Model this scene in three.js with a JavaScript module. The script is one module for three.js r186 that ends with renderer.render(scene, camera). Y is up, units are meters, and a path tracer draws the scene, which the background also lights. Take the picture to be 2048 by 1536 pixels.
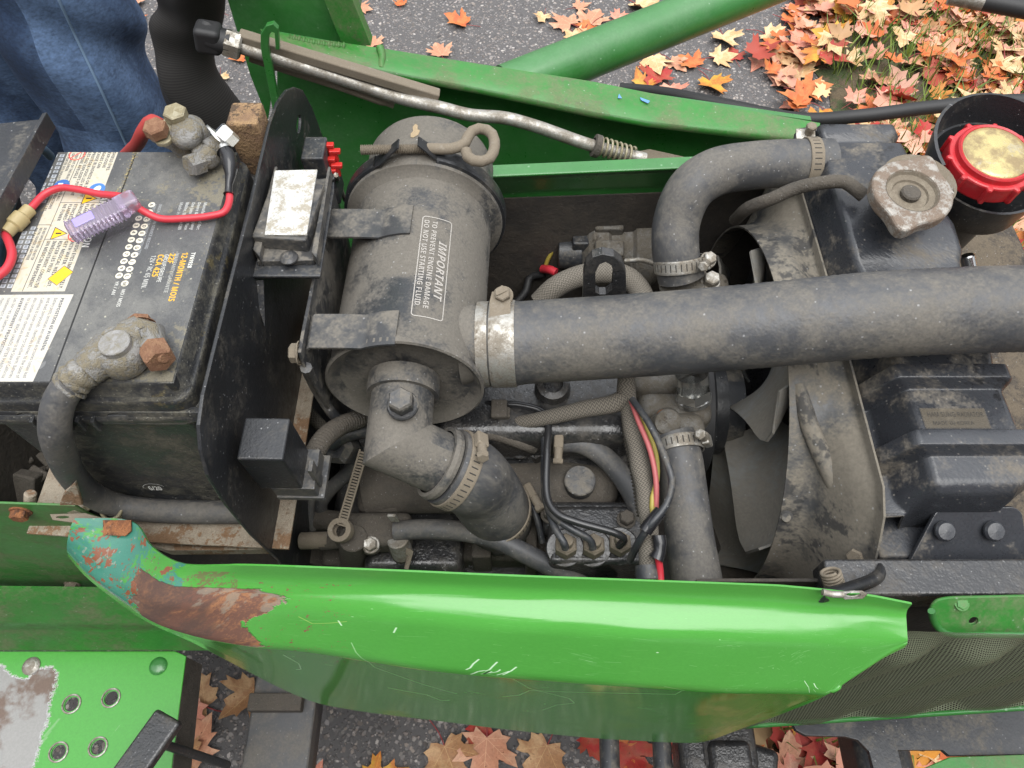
import * as THREE from 'three';
import { mergeGeometries } from 'three/addons/utils/BufferGeometryUtils.js';
import { RoundedBoxGeometry } from 'three/addons/geometries/RoundedBoxGeometry.js';
import { MarchingCubes } from 'three/addons/objects/MarchingCubes.js';

// ---------------------------------------------------------------- camera, sky, sun, exposure
const scene = new THREE.Scene();
const FOCAL = 1540, PITCH = 58 * Math.PI / 180, EYE = new THREE.Vector3(0, 1.4, 0);   // focal length in pixels of the 2048 x 1536 photograph
const camera = new THREE.PerspectiveCamera(2 * Math.atan(768 / FOCAL) * 180 / Math.PI, 4 / 3, 0.05, 400);
camera.position.copy(EYE); camera.rotation.set(-PITCH, 0, 0); scene.add(camera);
const renderer = new THREE.WebGLRenderer();
renderer.toneMapping = THREE.LinearToneMapping; renderer.toneMappingExposure = 2.55;
renderer.shadowMap.enabled = true;
{ // an overcast sky, several times as bright overhead as at the horizon
  const w = 128, h = 64, d = new Float32Array(w * h * 4);
  for (let j = 0; j < h; j++) for (let i = 0; i < w; i++) {
    const el = (j + .5) / h * Math.PI - Math.PI / 2, s = Math.max(0, Math.sin(el)), a = (i + .5) / w * Math.PI * 2;
    const cl = 1 + .05 * Math.sin(a * 2 + 3 * el) + .04 * Math.sin(a * 5 - 7 * el), L = (.17 + 1.0 * s ** 1.6) * cl, k = (j * w + i) * 4;
    d[k] = L * .97; d[k + 1] = L; d[k + 2] = L * 1.05; d[k + 3] = 1;
  }
  const t = new THREE.DataTexture(d, w, h, THREE.RGBAFormat, THREE.FloatType);
  t.mapping = THREE.EquirectangularReflectionMapping; t.magFilter = THREE.LinearFilter; t.needsUpdate = true;
  scene.background = t; scene.environment = t;
}
const sun = new THREE.DirectionalLight(new THREE.Color(1, .97, .92), 1.3);
sun.position.set(.4, 4, .7); sun.target.position.set(0, .6, -.5); sun.castShadow = true; sun.shadow.radius = 100; sun.shadow.mapSize.set(2048, 2048);
Object.assign(sun.shadow.camera, { left: -3, right: 3, top: 3, bottom: -3, near: .1, far: 12 });
scene.add(sun, sun.target);

// ---------------------------------------------------------------- helpers: numbers, photograph rays, names
const V = (x, y, z) => new THREE.Vector3(x, y, z), clamp = THREE.MathUtils.clamp, lerp = THREE.MathUtils.lerp, sm = THREE.MathUtils.smoothstep;
function rng(seed) { let s = seed | 0; return () => { s = (s + 0x6d2b79f5) | 0; let t = Math.imul(s ^ (s >>> 15), 1 | s); t = (t + Math.imul(t ^ (t >>> 7), 61 | t)) ^ t; return ((t ^ (t >>> 14)) >>> 0) / 4294967296; }; }
const CP = Math.cos(PITCH), SP = Math.sin(PITCH);
function ray(px, py) { const a = (px - 1024) / FOCAL, b = (768 - py) / FOCAL; return V(a, -SP + b * CP, -CP - b * SP); }
// the point of a photograph pixel at a known height, a known lengthwise place (x) or a known crosswise place (z)
function P(px, py, h) { const r = ray(px, py); return r.multiplyScalar((h - EYE.y) / r.y).add(EYE); }
function PX(px, py, x) { const r = ray(px, py); return r.multiplyScalar(x / r.x).add(EYE); }
function PZ(px, py, z) { const r = ray(px, py); return r.multiplyScalar(z / r.z).add(EYE); }
const taken = new Map();
function numbered(n) { const k = taken.get(n) ?? 0; taken.set(n, k + 1); return k ? n + '_' + String(k).padStart(3, '0') : n; }
const flat = (g) => { g = g.index ? g.toNonIndexed() : g; for (const k of Object.keys(g.attributes)) if (!['position', 'normal', 'uv'].includes(k)) g.deleteAttribute(k); if (!g.attributes.normal) g.computeVertexNormals(); if (!g.attributes.uv) boxUV(g); return g; };
function boxUV(g) { // uv in metres, laid on by the way each face points
  if (g.index) g = g.toNonIndexed();
  const p = g.attributes.position, uv = new Float32Array(p.count * 2), a = V(0, 0, 0), b = V(0, 0, 0), c = V(0, 0, 0);
  for (let i = 0; i < p.count; i += 3) {
    a.fromBufferAttribute(p, i); b.fromBufferAttribute(p, i + 1); c.fromBufferAttribute(p, i + 2);
    const n = b.clone().sub(a).cross(c.clone().sub(a)), x = Math.abs(n.x), y = Math.abs(n.y), z = Math.abs(n.z);
    [a, b, c].forEach((q, k) => { const [u, v] = x > y && x > z ? [q.z, q.y] : y > z ? [q.x, q.z] : [q.x, q.y]; uv[(i + k) * 2] = u; uv[(i + k) * 2 + 1] = v; });
  }
  g.setAttribute('uv', new THREE.BufferAttribute(uv, 2)); return g;
}
function thing(name, label, category, base = V(0, 0, 0), group) {
  const o = new THREE.Group(); o.name = numbered(name); o.position.copy(base); o.userData = { label, category }; if (group) o.userData.group = group;
  scene.add(o); return o;
}
function part(name, geo, mat, parent, label) { // geometry is given in world coordinates and moved to the thing's own base
  let g = Array.isArray(geo) ? (geo.length > 1 ? mergeGeometries(geo.map(flat)) : flat(geo[0])) : flat(geo);
  g = g.clone(); let r = parent; while (r && r.parent && r.parent !== scene) r = r.parent;
  g.translate(-r.position.x, -r.position.y, -r.position.z);
  const m = new THREE.Mesh(g, mat); m.name = name; m.castShadow = m.receiveShadow = true; if (label) m.userData.label = label;
  parent.add(m); return m;
}
function structure(name, geo, mat) { const m = new THREE.Mesh(geo, mat); m.name = name; m.castShadow = m.receiveShadow = true; m.userData.kind = 'structure'; scene.add(m); return m; }

// ---------------------------------------------------------------- helpers: shapes
function outward(g, away) { // turn every face so that it looks away from the axis point away(p)
  g = flat(g); const p = g.attributes.position, n = g.attributes.normal, u = g.attributes.uv;
  for (let i = 0; i < p.count; i += 3) { const A = V(0, 0, 0).fromBufferAttribute(p, i), B = V(0, 0, 0).fromBufferAttribute(p, i + 1), C = V(0, 0, 0).fromBufferAttribute(p, i + 2), N = B.clone().sub(A).cross(C.clone().sub(A)), m = A.add(B).add(C).divideScalar(3), d = away(m); if (N.dot(d) < 0) for (const at of [p, n, u]) for (let k = 0; k < at.itemSize; k++) { const t = at.array[(i + 1) * at.itemSize + k]; at.array[(i + 1) * at.itemSize + k] = at.array[(i + 2) * at.itemSize + k]; at.array[(i + 2) * at.itemSize + k] = t; } for (let k = 0; k < 3; k++) if (n.getX(i + k) * d.x + n.getY(i + k) * d.y + n.getZ(i + k) * d.z < 0) n.setXYZ(i + k, -n.getX(i + k), -n.getY(i + k), -n.getZ(i + k)); }
  return g;
}
function sweep(pts, r, o = {}) { // a tube of radius r (number or function of 0..1) along points
  const curve = pts.length > 2 || o.curve ? new THREE.CatmullRomCurve3(pts, false, 'centripetal') : new THREE.LineCurve3(pts[0], pts[1]);
  const L = curve.getLength(), seg = o.seg ?? Math.max(2, pts.length > 2 ? Math.ceil(L / (o.step ?? .008)) : 1), rad = o.rad ?? 14, fr = curve.computeFrenetFrames(seg, false), rf = typeof r === 'function' ? r : () => r, sx = o.flat ?? 1;
  const pos = [], nor = [], uv = [], idx = [], c = V(0, 0, 0);
  for (let i = 0; i <= seg; i++) {
    curve.getPointAt(i / seg, c); const R = rf(i / seg);
    for (let j = 0; j <= rad; j++) { const a = j / rad * Math.PI * 2, ca = Math.cos(a), sa = Math.sin(a) * sx, N = fr.normals[i], B = fr.binormals[i];
      const n = V(N.x * ca + B.x * sa, N.y * ca + B.y * sa, N.z * ca + B.z * sa); const rr = R * (o.wob ? o.wob(i / seg, a) : 1);
      pos.push(c.x + n.x * rr, c.y + n.y * rr, c.z + n.z * rr); n.normalize(); nor.push(n.x, n.y, n.z); uv.push(i / seg * L, j / rad * Math.PI * 2 * rf(.5)); }
  }
  for (let i = 0; i < seg; i++) for (let j = 0; j < rad; j++) { const a = i * (rad + 1) + j, b = a + rad + 1; idx.push(a, a + 1, b, b, a + 1, b + 1); }
  const g = new THREE.BufferGeometry(); g.setAttribute('position', new THREE.Float32BufferAttribute(pos, 3)); g.setAttribute('normal', new THREE.Float32BufferAttribute(nor, 3)); g.setAttribute('uv', new THREE.Float32BufferAttribute(uv, 2)); g.setIndex(idx);
  if (o.wob || typeof r === 'function') { g.computeVertexNormals(); weldSeam(g, seg, rad); }
  if (o.caps === false) return g;
  const caps = [0, seg].map((i) => { curve.getPointAt(i / seg, c); const T = fr.tangents[i].clone().multiplyScalar(i ? 1 : -1), R = rf(i / seg); return lathe([[R, 0], [0, 0]], c, T, { n: rad, flatUV: true }); });
  return mergeGeometries([g, ...caps].map(flat));
}
function weldSeam(g, seg, rad) { const n = g.attributes.normal; for (let i = 0; i <= seg; i++) { const a = i * (rad + 1), b = a + rad, x = n.getX(a) + n.getX(b), y = n.getY(a) + n.getY(b), z = n.getZ(a) + n.getZ(b), l = Math.hypot(x, y, z) || 1; n.setXYZ(a, x / l, y / l, z / l); n.setXYZ(b, x / l, y / l, z / l); } }
function frame(axis, up) { const w = axis.clone().normalize(); let u = (up ?? (Math.abs(w.y) < .9 ? V(0, 1, 0) : V(0, 0, -1))).clone(); u.addScaledVector(w, -u.dot(w)).normalize(); const v = w.clone().cross(u); return [u, v, w]; }
function lathe(profile, origin, axis, o = {}) { // profile of [radius, distance along the axis]; flat shading across each profile segment unless smooth
  const n = o.n ?? 32, [u, v, w] = frame(axis, o.up), pos = [], nor = [], uv = [], a0 = o.a0 ?? 0, a1 = o.a1 ?? Math.PI * 2;
  const at = (r, s, a) => [origin.x + u.x * Math.cos(a) * r + v.x * Math.sin(a) * r + w.x * s, origin.y + u.y * Math.cos(a) * r + v.y * Math.sin(a) * r + w.y * s, origin.z + u.z * Math.cos(a) * r + v.z * Math.sin(a) * r + w.z * s];
  const segN = profile.slice(1).map(([r, s], i) => { const dr = r - profile[i][0], ds = s - profile[i][1], l = Math.hypot(dr, ds) || 1; return [ds / l, -dr / l]; });
  const nAt = (i, k) => { if (!o.smooth) return segN[i]; const j = k ? i + 1 : i - 1, m = segN[j]; if (!m) return segN[i]; const d = m[0] * segN[i][0] + m[1] * segN[i][1]; if (d < (o.crease ?? .5)) return segN[i]; const x = m[0] + segN[i][0], y = m[1] + segN[i][1], l = Math.hypot(x, y); return [x / l, y / l]; };
  let acc = 0;
  for (let i = 0; i < profile.length - 1; i++) {
    const [r0, s0] = profile[i], [r1, s1] = profile[i + 1], len = Math.hypot(r1 - r0, s1 - s0), q0 = nAt(i, 0), q1 = nAt(i, 1);
    for (let j = 0; j < n; j++) {
      const t0 = lerp(a0, a1, j / n), t1 = lerp(a0, a1, (j + 1) / n);
      const push = (r, s, a, q, vv) => { pos.push(...at(r, s, a)); const na = o.hex ? (t0 + t1) / 2 : a; const c = Math.cos(na) * q[0], d = Math.sin(na) * q[0]; nor.push(u.x * c + v.x * d + w.x * q[1], u.y * c + v.y * d + w.y * q[1], u.z * c + v.z * d + w.z * q[1]); uv.push(a * (o.R ?? Math.max(r0, r1)), vv); };
      const tri = (A, B, C) => { push(...A); push(...B); push(...C); };
      const A = [r0, s0, t0, q0, acc], B = [r1, s1, t0, q1, acc + len], C = [r1, s1, t1, q1, acc + len], D = [r0, s0, t1, q0, acc];
      if (r0 > 1e-7) tri(A, D, B); if (r1 > 1e-7) tri(D, C, B);
    }
    acc += len;
  }
  const g = new THREE.BufferGeometry(); g.setAttribute('position', new THREE.Float32BufferAttribute(pos, 3)); g.setAttribute('normal', new THREE.Float32BufferAttribute(nor, 3)); g.setAttribute('uv', new THREE.Float32BufferAttribute(uv, 2));
  return g;
}
const cyl = (a, b, r, n = 24, c = .0012) => { const d = b.clone().sub(a), L = d.length(); c = Math.min(c, r * .4, L * .4); return lathe([[0, 0], [r - c, 0], [r, c], [r, L - c], [r - c, L], [0, L]], a, d, { n }); };
const hexHead = (p, axis, af, h) => lathe([[af * .577, 0], [af * .577, h * .86], [af * .5, h], [0, h]], p, axis, { n: 6, hex: true });
const bolt = (p, axis, af, h) => mergeGeometries([lathe([[0, h], [af * .5, h], [af * .577, h * .86], [af * .577, 0]].map(([r, s]) => [r, s]).reverse(), p, axis, { n: 6, hex: true }), lathe([[af * .72, 0], [af * .72, h * .12], [af * .66, h * .2], [0, h * .2]], p, axis, { n: 20 })]);
function box(c, size, o = {}) { // a box with rounded edges; o.x and o.z give its own axes
  const g = new RoundedBoxGeometry(size[0], size[1], size[2], o.seg ?? 2, o.r ?? Math.min(.0025, ...size.map((s) => s * .25)));
  const ax = (o.x ?? V(1, 0, 0)).clone().normalize(); let ay = (o.y ?? V(0, 1, 0)).clone(); ay.addScaledVector(ax, -ay.dot(ax)).normalize(); const az = ax.clone().cross(ay);
  const h = boxUV(g.index ? g.toNonIndexed() : g); h.applyMatrix4(new THREE.Matrix4().makeBasis(ax, ay, az).setPosition(c)); return h;
}
function plate(pts, th, dir, o = {}) { // a flat sheet whose visible face is the polygon pts and which is th thick behind it
  const c = pts.reduce((s, p) => s.add(p), V(0, 0, 0)).divideScalar(pts.length), n = V(0, 0, 0);
  pts.forEach((p, i) => { const q = pts[(i + 1) % pts.length]; n.x += (p.y - q.y) * (p.z + q.z); n.y += (p.z - q.z) * (p.x + q.x); n.z += (p.x - q.x) * (p.y + q.y); });
  n.normalize(); if (n.dot(dir) < 0) n.negate();
  const u = (Math.abs(n.x) < .8 ? V(1, 0, 0) : V(0, 0, 1)); u.addScaledVector(n, -u.dot(n)).normalize(); const v = n.clone().cross(u);
  const to2 = (p) => { const d = p.clone().sub(c); return new THREE.Vector2(d.dot(u), d.dot(v)); };
  const bev = o.bevel ?? Math.min(.0008, th * .3), sh = new THREE.Shape(o.round ? roundPoly(pts.map(to2), o.round) : pts.map(to2));
  for (const h of o.holes ?? []) { const hp = new THREE.Path(), q = to2(h.c); if (h.pts) hp.setFromPoints(h.pts.map(to2)); else hp.absellipse(q.x, q.y, h.r, h.r2 ?? h.r, 0, Math.PI * 2, true); sh.holes.push(hp); }
  const g = new THREE.ExtrudeGeometry(sh, { depth: th - 2 * bev, bevelEnabled: true, bevelThickness: bev, bevelSize: bev, bevelOffset: -bev, bevelSegments: 2, curveSegments: o.cs ?? 12 });
  g.deleteAttribute('uv'); const q = boxUV(g);
  q.applyMatrix4(new THREE.Matrix4().makeBasis(u, v, n).setPosition(c.clone().addScaledVector(n, -th + bev))); return q;
}
function roundPoly(p, r) { const out = []; p.forEach((b, i) => { const a = p[(i + p.length - 1) % p.length], c = p[(i + 1) % p.length], d1 = a.clone().sub(b), d2 = c.clone().sub(b), rr = Math.min(r, d1.length() * .45, d2.length() * .45); const s = b.clone().addScaledVector(d1.normalize(), rr), e = b.clone().addScaledVector(d2.normalize(), rr); for (let k = 0; k <= 4; k++) { const t = k / 4; out.push(new THREE.Vector2((1 - t) ** 2 * s.x + 2 * t * (1 - t) * b.x + t * t * e.x, (1 - t) ** 2 * s.y + 2 * t * (1 - t) * b.y + t * t * e.y)); } }); return out; }
function spline(pts, n, k = .5) { const c = new THREE.CatmullRomCurve3(pts, false, 'centripetal'); return Array.from({ length: n + 1 }, (_, i) => c.getPoint(i / n)); }
function filleted(pts, rad, ns = 3, nf = 4) { // a polyline with rounded corners, always the same number of points
  const out = []; let from = pts[0];
  for (let i = 1; i < pts.length; i++) {
    const last = i === pts.length - 1, b = pts[i]; let s = b, e = b;
    if (!last) { const d1 = pts[i - 1].clone().sub(b), d2 = pts[i + 1].clone().sub(b), r = Math.min(rad[i - 1] ?? .003, d1.length() * .45, d2.length() * .45); s = b.clone().addScaledVector(d1.normalize(), r); e = b.clone().addScaledVector(d2.normalize(), r); }
    for (let k = 0; k < ns; k++) out.push(from.clone().lerp(s, k / ns));
    if (last) out.push(b.clone()); else for (let k = 0; k < nf; k++) { const t = k / nf; out.push(V(0, 0, 0).addScaledVector(s, (1 - t) ** 2).addScaledVector(b, 2 * t * (1 - t)).addScaledVector(e, t * t)); }
    from = e;
  }
  return out;
}
function sheet(grid, th, o = {}) { // a bent sheet through a grid of points; rows run along u
  const nu = grid.length, nv = grid[0].length, pos = [], uv = [], idx = [];
  let su = 0; const us = grid.map((row, i) => { if (i) su += row[nv >> 1].distanceTo(grid[i - 1][nv >> 1]); return su; });
  grid.forEach((row, i) => { let sv = 0; row.forEach((p, j) => { if (j) sv += p.distanceTo(row[j - 1]); pos.push(p.x, p.y, p.z); uv.push(...(o.unit ? [i / (nu - 1), j / (nv - 1)] : [us[i], sv])); }); });
  for (let i = 0; i < nu - 1; i++) for (let j = 0; j < nv - 1; j++) { const a = i * nv + j, b = a + nv; idx.push(a, a + 1, b, b, a + 1, b + 1); }
  const top = new THREE.BufferGeometry(); top.setAttribute('position', new THREE.Float32BufferAttribute(pos, 3)); top.setAttribute('uv', new THREE.Float32BufferAttribute(uv, 2)); top.setIndex(idx); top.computeVertexNormals();
  const N = top.attributes.normal; let flip = o.dir && V(0, 0, 0).fromBufferAttribute(N, (nu >> 1) * nv + (nv >> 1)).dot(o.dir) < 0;
  const rev = (ix) => { const r = []; for (let i = 0; i < ix.length; i += 3) r.push(ix[i], ix[i + 2], ix[i + 1]); return r; };
  if (flip) { top.setIndex(rev(idx)); for (let i = 0; i < N.count; i++) N.setXYZ(i, -N.getX(i), -N.getY(i), -N.getZ(i)); }
  if (!th) return top;
  const bp = pos.slice(); for (let i = 0; i < N.count; i++) { bp[i * 3] -= N.getX(i) * th; bp[i * 3 + 1] -= N.getY(i) * th; bp[i * 3 + 2] -= N.getZ(i) * th; }
  const back = new THREE.BufferGeometry(); back.setAttribute('position', new THREE.Float32BufferAttribute(bp, 3)); back.setAttribute('uv', new THREE.Float32BufferAttribute(uv, 2)); back.setIndex(flip ? idx : rev(idx)); back.computeVertexNormals();
  const ring = []; for (let j = 0; j < nv; j++) ring.push(j); for (let i = 1; i < nu; i++) ring.push(i * nv + nv - 1); for (let j = nv - 2; j >= 0; j--) ring.push((nu - 1) * nv + j); for (let i = nu - 2; i > 0; i--) ring.push(i * nv);
  const ep = [], eu = []; ring.forEach((a, k) => { const b = ring[(k + 1) % ring.length]; const t = (A, arr) => { ep.push(arr[A * 3], arr[A * 3 + 1], arr[A * 3 + 2]); eu.push(uv[A * 2], uv[A * 2 + 1]); }; t(a, pos); t(a, bp); t(b, pos); t(b, pos); t(a, bp); t(b, bp); });
  const edge = new THREE.BufferGeometry(); edge.setAttribute('position', new THREE.Float32BufferAttribute(ep, 3)); edge.setAttribute('uv', new THREE.Float32BufferAttribute(eu, 2)); edge.computeVertexNormals();
  return mergeGeometries([top, back, edge].map(flat));
}
// stations (lists of control points) joined by smooth lines along their length
function loft(stations, n, o = {}) { const m = stations[0].length, lines = []; for (let j = 0; j < m; j++) { const c = new THREE.CatmullRomCurve3(stations.map((s) => s[j]), !!o.closed, 'centripetal'); lines.push(Array.from({ length: n + 1 }, (_, i) => { const t = i / n * (stations.length - 1), k = Math.min(stations.length - 2, Math.floor(t)); return c.getPoint((k + (t - k)) / (stations.length - 1)); })); } return Array.from({ length: n + 1 }, (_, i) => lines.map((l) => l[i])); }

// ---------------------------------------------------------------- helpers: noise and materials
const NS = 512;
function field(seed, freq, oct, gain = .5) { // tileable value noise, 0..1
  const out = new Float32Array(NS * NS); let amp = 1, tot = 0;
  for (let o = 0; o < oct; o++) {
    const f = freq << o, r = rng(seed * 131 + o * 17 + 5), lat = new Float32Array(f * f); for (let i = 0; i < f * f; i++) lat[i] = r();
    for (let y = 0; y < NS; y++) { const fy = y / NS * f, y0 = fy | 0, ty = fy - y0, wy = ty * ty * (3 - 2 * ty), r0 = (y0 % f) * f, r1 = ((y0 + 1) % f) * f;
      for (let x = 0; x < NS; x++) { const fx = x / NS * f, x0 = fx | 0, tx = fx - x0, wx = tx * tx * (3 - 2 * tx), a = x0 % f, b = (x0 + 1) % f; const p = lat[r0 + a] + (lat[r0 + b] - lat[r0 + a]) * wx, q = lat[r1 + a] + (lat[r1 + b] - lat[r1 + a]) * wx; out[y * NS + x] += amp * (p + (q - p) * wy); } }
    tot += amp; amp *= gain;
  }
  let lo = 1e9, hi = -1e9; for (const v of out) { if (v < lo) lo = v; if (v > hi) hi = v; }
  for (let i = 0; i < out.length; i++) out[i] = (out[i] - lo) / (hi - lo); return out;
}
const FB = [field(1, 4, 6, .55), field(2, 8, 6, .6), field(3, 32, 4, .7), field(4, 4, 4, .5), field(5, 128, 2, .8), field(6, 3, 6, .6)];
const nz = (k, x, y) => { x = ((x % NS) + NS) % NS; y = ((y % NS) + NS) % NS; return FB[k][(y | 0) * NS + (x | 0)]; };
const srgb = (v) => Math.round(255 * clamp(v <= .0031308 ? v * 12.92 : 1.055 * Math.pow(v, 1 / 2.4) - .055, 0, 1));
function dataTex(w, h, fn, color = true) { const d = new Uint8Array(w * h * 4), o = [0, 0, 0]; for (let y = 0; y < h; y++) for (let x = 0; x < w; x++) { fn(x, y, o); const k = (y * w + x) * 4; if (color) { d[k] = srgb(o[0]); d[k + 1] = srgb(o[1]); d[k + 2] = srgb(o[2]); } else { d[k] = o[0] * 255; d[k + 1] = o[1] * 255; d[k + 2] = o[2] * 255; } d[k + 3] = 255; } const t = new THREE.DataTexture(d, w, h); t.wrapS = t.wrapT = THREE.RepeatWrapping; t.magFilter = THREE.LinearFilter; t.minFilter = THREE.LinearMipmapLinearFilter; t.generateMipmaps = true; if (color) t.colorSpace = THREE.SRGBColorSpace; t.needsUpdate = true; return t; }
function canvasTex(w, h, draw) { const c = document.createElement('canvas'); c.width = w; c.height = h; draw(c.getContext('2d'), w, h); const t = new THREE.CanvasTexture(c); t.colorSpace = THREE.SRGBColorSpace; t.wrapS = t.wrapT = THREE.RepeatWrapping; t.anisotropy = 8; return t; }
let seedUp = 0;
// a surface of one colour with patches and grains of dust, stains and chips; tile is metres per repeat
function grime(o) {
  const s = ++seedUp * 97, base = o.base, dust = (o.dust ?? [.2, .165, .125]), amt = o.amount ?? .4, soft = o.soft ?? .18, stain = o.stain, tile = o.tile ?? .3, R = rng(s);
  const sp = new Float32Array(NS * NS), ns = o.specks ?? 160; for (let i = 0; i < ns; i++) { const x = R() * NS | 0, y = R() * NS | 0, r = R() < .85 ? 1 : 1.8; for (let a = -2; a <= 2; a++) for (let b = -2; b <= 2; b++) if (a * a + b * b <= r * r) sp[((y + a + NS) % NS) * NS + (x + b + NS) % NS] = .5 + .5 * R(); }
  const mk = (x, y) => { const w = o.coarse ?? .26, n = nz(0, x + s, y) * w + nz(1, x, y + s * 3) * .36 + nz(2, x + s, y + s) * (.52 - w) + nz(4, x + s, y) * .12; return sm(n, 1 - amt - soft - .08, 1 - amt + soft - .08); };
  const map = dataTex(NS, NS, (x, y, c) => {
    const m = mk(x, y) * (o.dustMax ?? .85), f = .82 + .36 * nz(4, x + s, y), g = .85 + .3 * nz(1, x + 91, y + s), q = sp[y * NS + x];
    const st = stain ? sm(nz(5, x + s * 2, y + 40) * .6 + nz(2, x, y + s) * .4, stain.at ?? .55, (stain.at ?? .55) + .1) : 0;
    for (let k = 0; k < 3; k++) { let v = lerp(base[k] * g, dust[k] * f, m); if (st) v = lerp(v, stain.color[k] * f, st * (stain.max ?? .8)); c[k] = lerp(v, o.speck ? o.speck[k] : .35, q * .7); }
  });
  const both = dataTex(NS, NS, (x, y, c) => { const m = mk(x, y); c[0] = clamp(.35 * nz(2, x + s, y + s) + .3 * nz(4, x, y + s) + .35 * m, 0, 1); c[1] = clamp(lerp(o.rough ?? .45, o.dustRough ?? .9, m) + (nz(4, x, y) - .5) * .12, .05, 1); c[2] = 0; }, false);   // relief in red, roughness in green
  for (const t of [map, both]) t.repeat.set(1 / tile, 1 / tile);
  const m = new THREE.MeshPhysicalMaterial({ map, bumpMap: both, bumpScale: o.bump ?? .0004, roughnessMap: both, roughness: 1, metalness: o.metal ?? 0 });
  if (o.coat) { m.clearcoat = o.coat; m.clearcoatRoughness = o.coatRough ?? .15; }
  m.name = o.name ?? ''; return m;
}
const plain = (c, rough = .5, metal = 0, extra = {}) => new THREE.MeshPhysicalMaterial({ color: new THREE.Color().setRGB(...c), roughness: rough, metalness: metal, ...extra });

// ---------------------------------------------------------------- materials
const TAN = [.17, .14, .105];
const M = {};
M.hose = grime({ base: [.052, .053, .056], dust: [.125, .115, .1], amount: .38, soft: .16, rough: .5, dustRough: .85, tile: .22, bump: .0003 });
M.black = grime({ base: [.028, .03, .034], dust: [.13, .117, .096], amount: .3, soft: .13, rough: .42, dustRough: .85, tile: .25 });
M.blackDusty = grime({ base: [.04, .041, .043], dust: [.15, .135, .112], amount: .4, soft: .12, rough: .4, dustRough: .85, tile: .3, stain: { color: [.02, .021, .024], at: .6, max: .85 } });
M.blackClean = grime({ base: [.018, .019, .021], dust: [.1, .088, .07], amount: .2, soft: .2, rough: .35, tile: .2 });
M.tank = grime({ base: [.03, .032, .037], dust: [.15, .13, .102], amount: .25, soft: .11, coarse: .4, rough: .3, dustRough: .9, tile: .27, stain: { color: [.012, .012, .013], at: .66 }, speck: [.25, .23, .2] });
M.shroud = grime({ base: [.05, .051, .052], dust: [.17, .15, .118], amount: .46, soft: .12, coarse: .42, rough: .45, dustRough: .9, tile: .31, stain: { color: [.025, .026, .028], at: .58 } });
M.fan = grime({ base: [.2, .21, .205], dust: [.19, .17, .14], amount: .45, rough: .55, tile: .3, specks: 60 });
M.oily = grime({ base: [.02, .02, .021], dust: [.07, .062, .052], amount: .3, rough: .3, tile: .2, bump: .0012, coat: .3 });
M.castBrown = grime({ base: [.036, .033, .028], dust: [.082, .07, .056], amount: .55, soft: .3, rough: .7, tile: .12, bump: .0012 });
M.cast = grime({ base: [.15, .145, .135], dust: [.13, .112, .086], amount: .45, rough: .5, tile: .1, metal: .35, bump: .0008, stain: { color: [.05, .04, .03], at: .62 } });
M.steel = grime({ base: [.42, .41, .38], dust: [.2, .17, .13], amount: .42, rough: .44, dustRough: .75, metal: .7, tile: .08, bump: .0003, stain: { color: [.1, .075, .05], at: .66 } });
M.dustySteel = grime({ base: [.24, .22, .19], dust: [.2, .165, .12], amount: .6, rough: .45, metal: .3, tile: .08, bump: .0003 });
M.chrome = plain([.75, .75, .74], .16, 1);
M.rust = grime({ base: [.13, .05, .022], dust: [.3, .12, .045], amount: .45, soft: .2, rough: .85, tile: .09, bump: .001, stain: { color: [.05, .025, .018], at: .58 }, specks: 20 });
M.rustTan = grime({ base: [.2, .15, .105], dust: [.3, .26, .2], amount: .5, rough: .85, tile: .12, bump: .0012, stain: { color: [.17, .085, .035], at: .55 } });
M.green = grime({ base: [.026, .15, .028], dust: [.06, .17, .06], amount: .3, soft: .3, rough: .3, dustRough: .55, tile: .35, bump: .0001, specks: 70, speck: [.25, .38, .25], coat: .35, coatRough: .12 });
M.greenDirty = grime({ base: [.025, .17, .024], dust: [.12, .14, .07], amount: .35, soft: .2, rough: .4, dustRough: .8, tile: .28, bump: .0003, specks: 90, speck: [.3, .36, .28], stain: { color: [.1, .11, .06], at: .66, max: .6 } });
M.pit = grime({ base: [.03, .027, .024], dust: [.07, .057, .044], amount: .35, soft: .3, rough: .8, tile: .3, bump: .001, specks: 40, speck: [.1, .09, .07] });
M.plastic = grime({ base: [.026, .027, .029], dust: [.13, .12, .09], amount: .3, soft: .2, rough: .42, dustRough: .8, tile: .16, bump: .0005, specks: 400, speck: [.3, .29, .25], stain: { color: [.15, .12, .05], at: .7, max: .5 } });
M.lead = grime({ base: [.2, .195, .185], dust: [.2, .17, .11], amount: .36, soft: .1, rough: .5, metal: .25, tile: .05, bump: .0012 });
M.wood = grime({ base: [.2, .12, .07], dust: [.34, .22, .11], amount: .4, rough: .9, tile: .06, bump: .002, stain: { color: [.05, .035, .025], at: .55 } });
M.brass = grime({ base: [.34, .31, .22], dust: [.26, .22, .13], amount: .4, rough: .45, metal: .5, tile: .05, bump: .0005 });
M.copper = grime({ base: [.27, .15, .085], dust: [.2, .1, .06], amount: .4, rough: .55, metal: .35, tile: .04, bump: .0008 });
M.red = plain([.5, .03, .045], .42); M.redCap = grime({ base: [.42, .014, .02], dust: [.4, .07, .07], amount: .25, rough: .38, tile: .1, bump: .0002, specks: 40 });
M.blue = plain([.05, .11, .17], .5); M.tape = plain([.016, .016, .018], .22); M.yellow = plain([.32, .26, .05], .5);
M.slot = plain([.03, .028, .025], .9);
M.rubber = plain([.016, .016, .017], .6);

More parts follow.
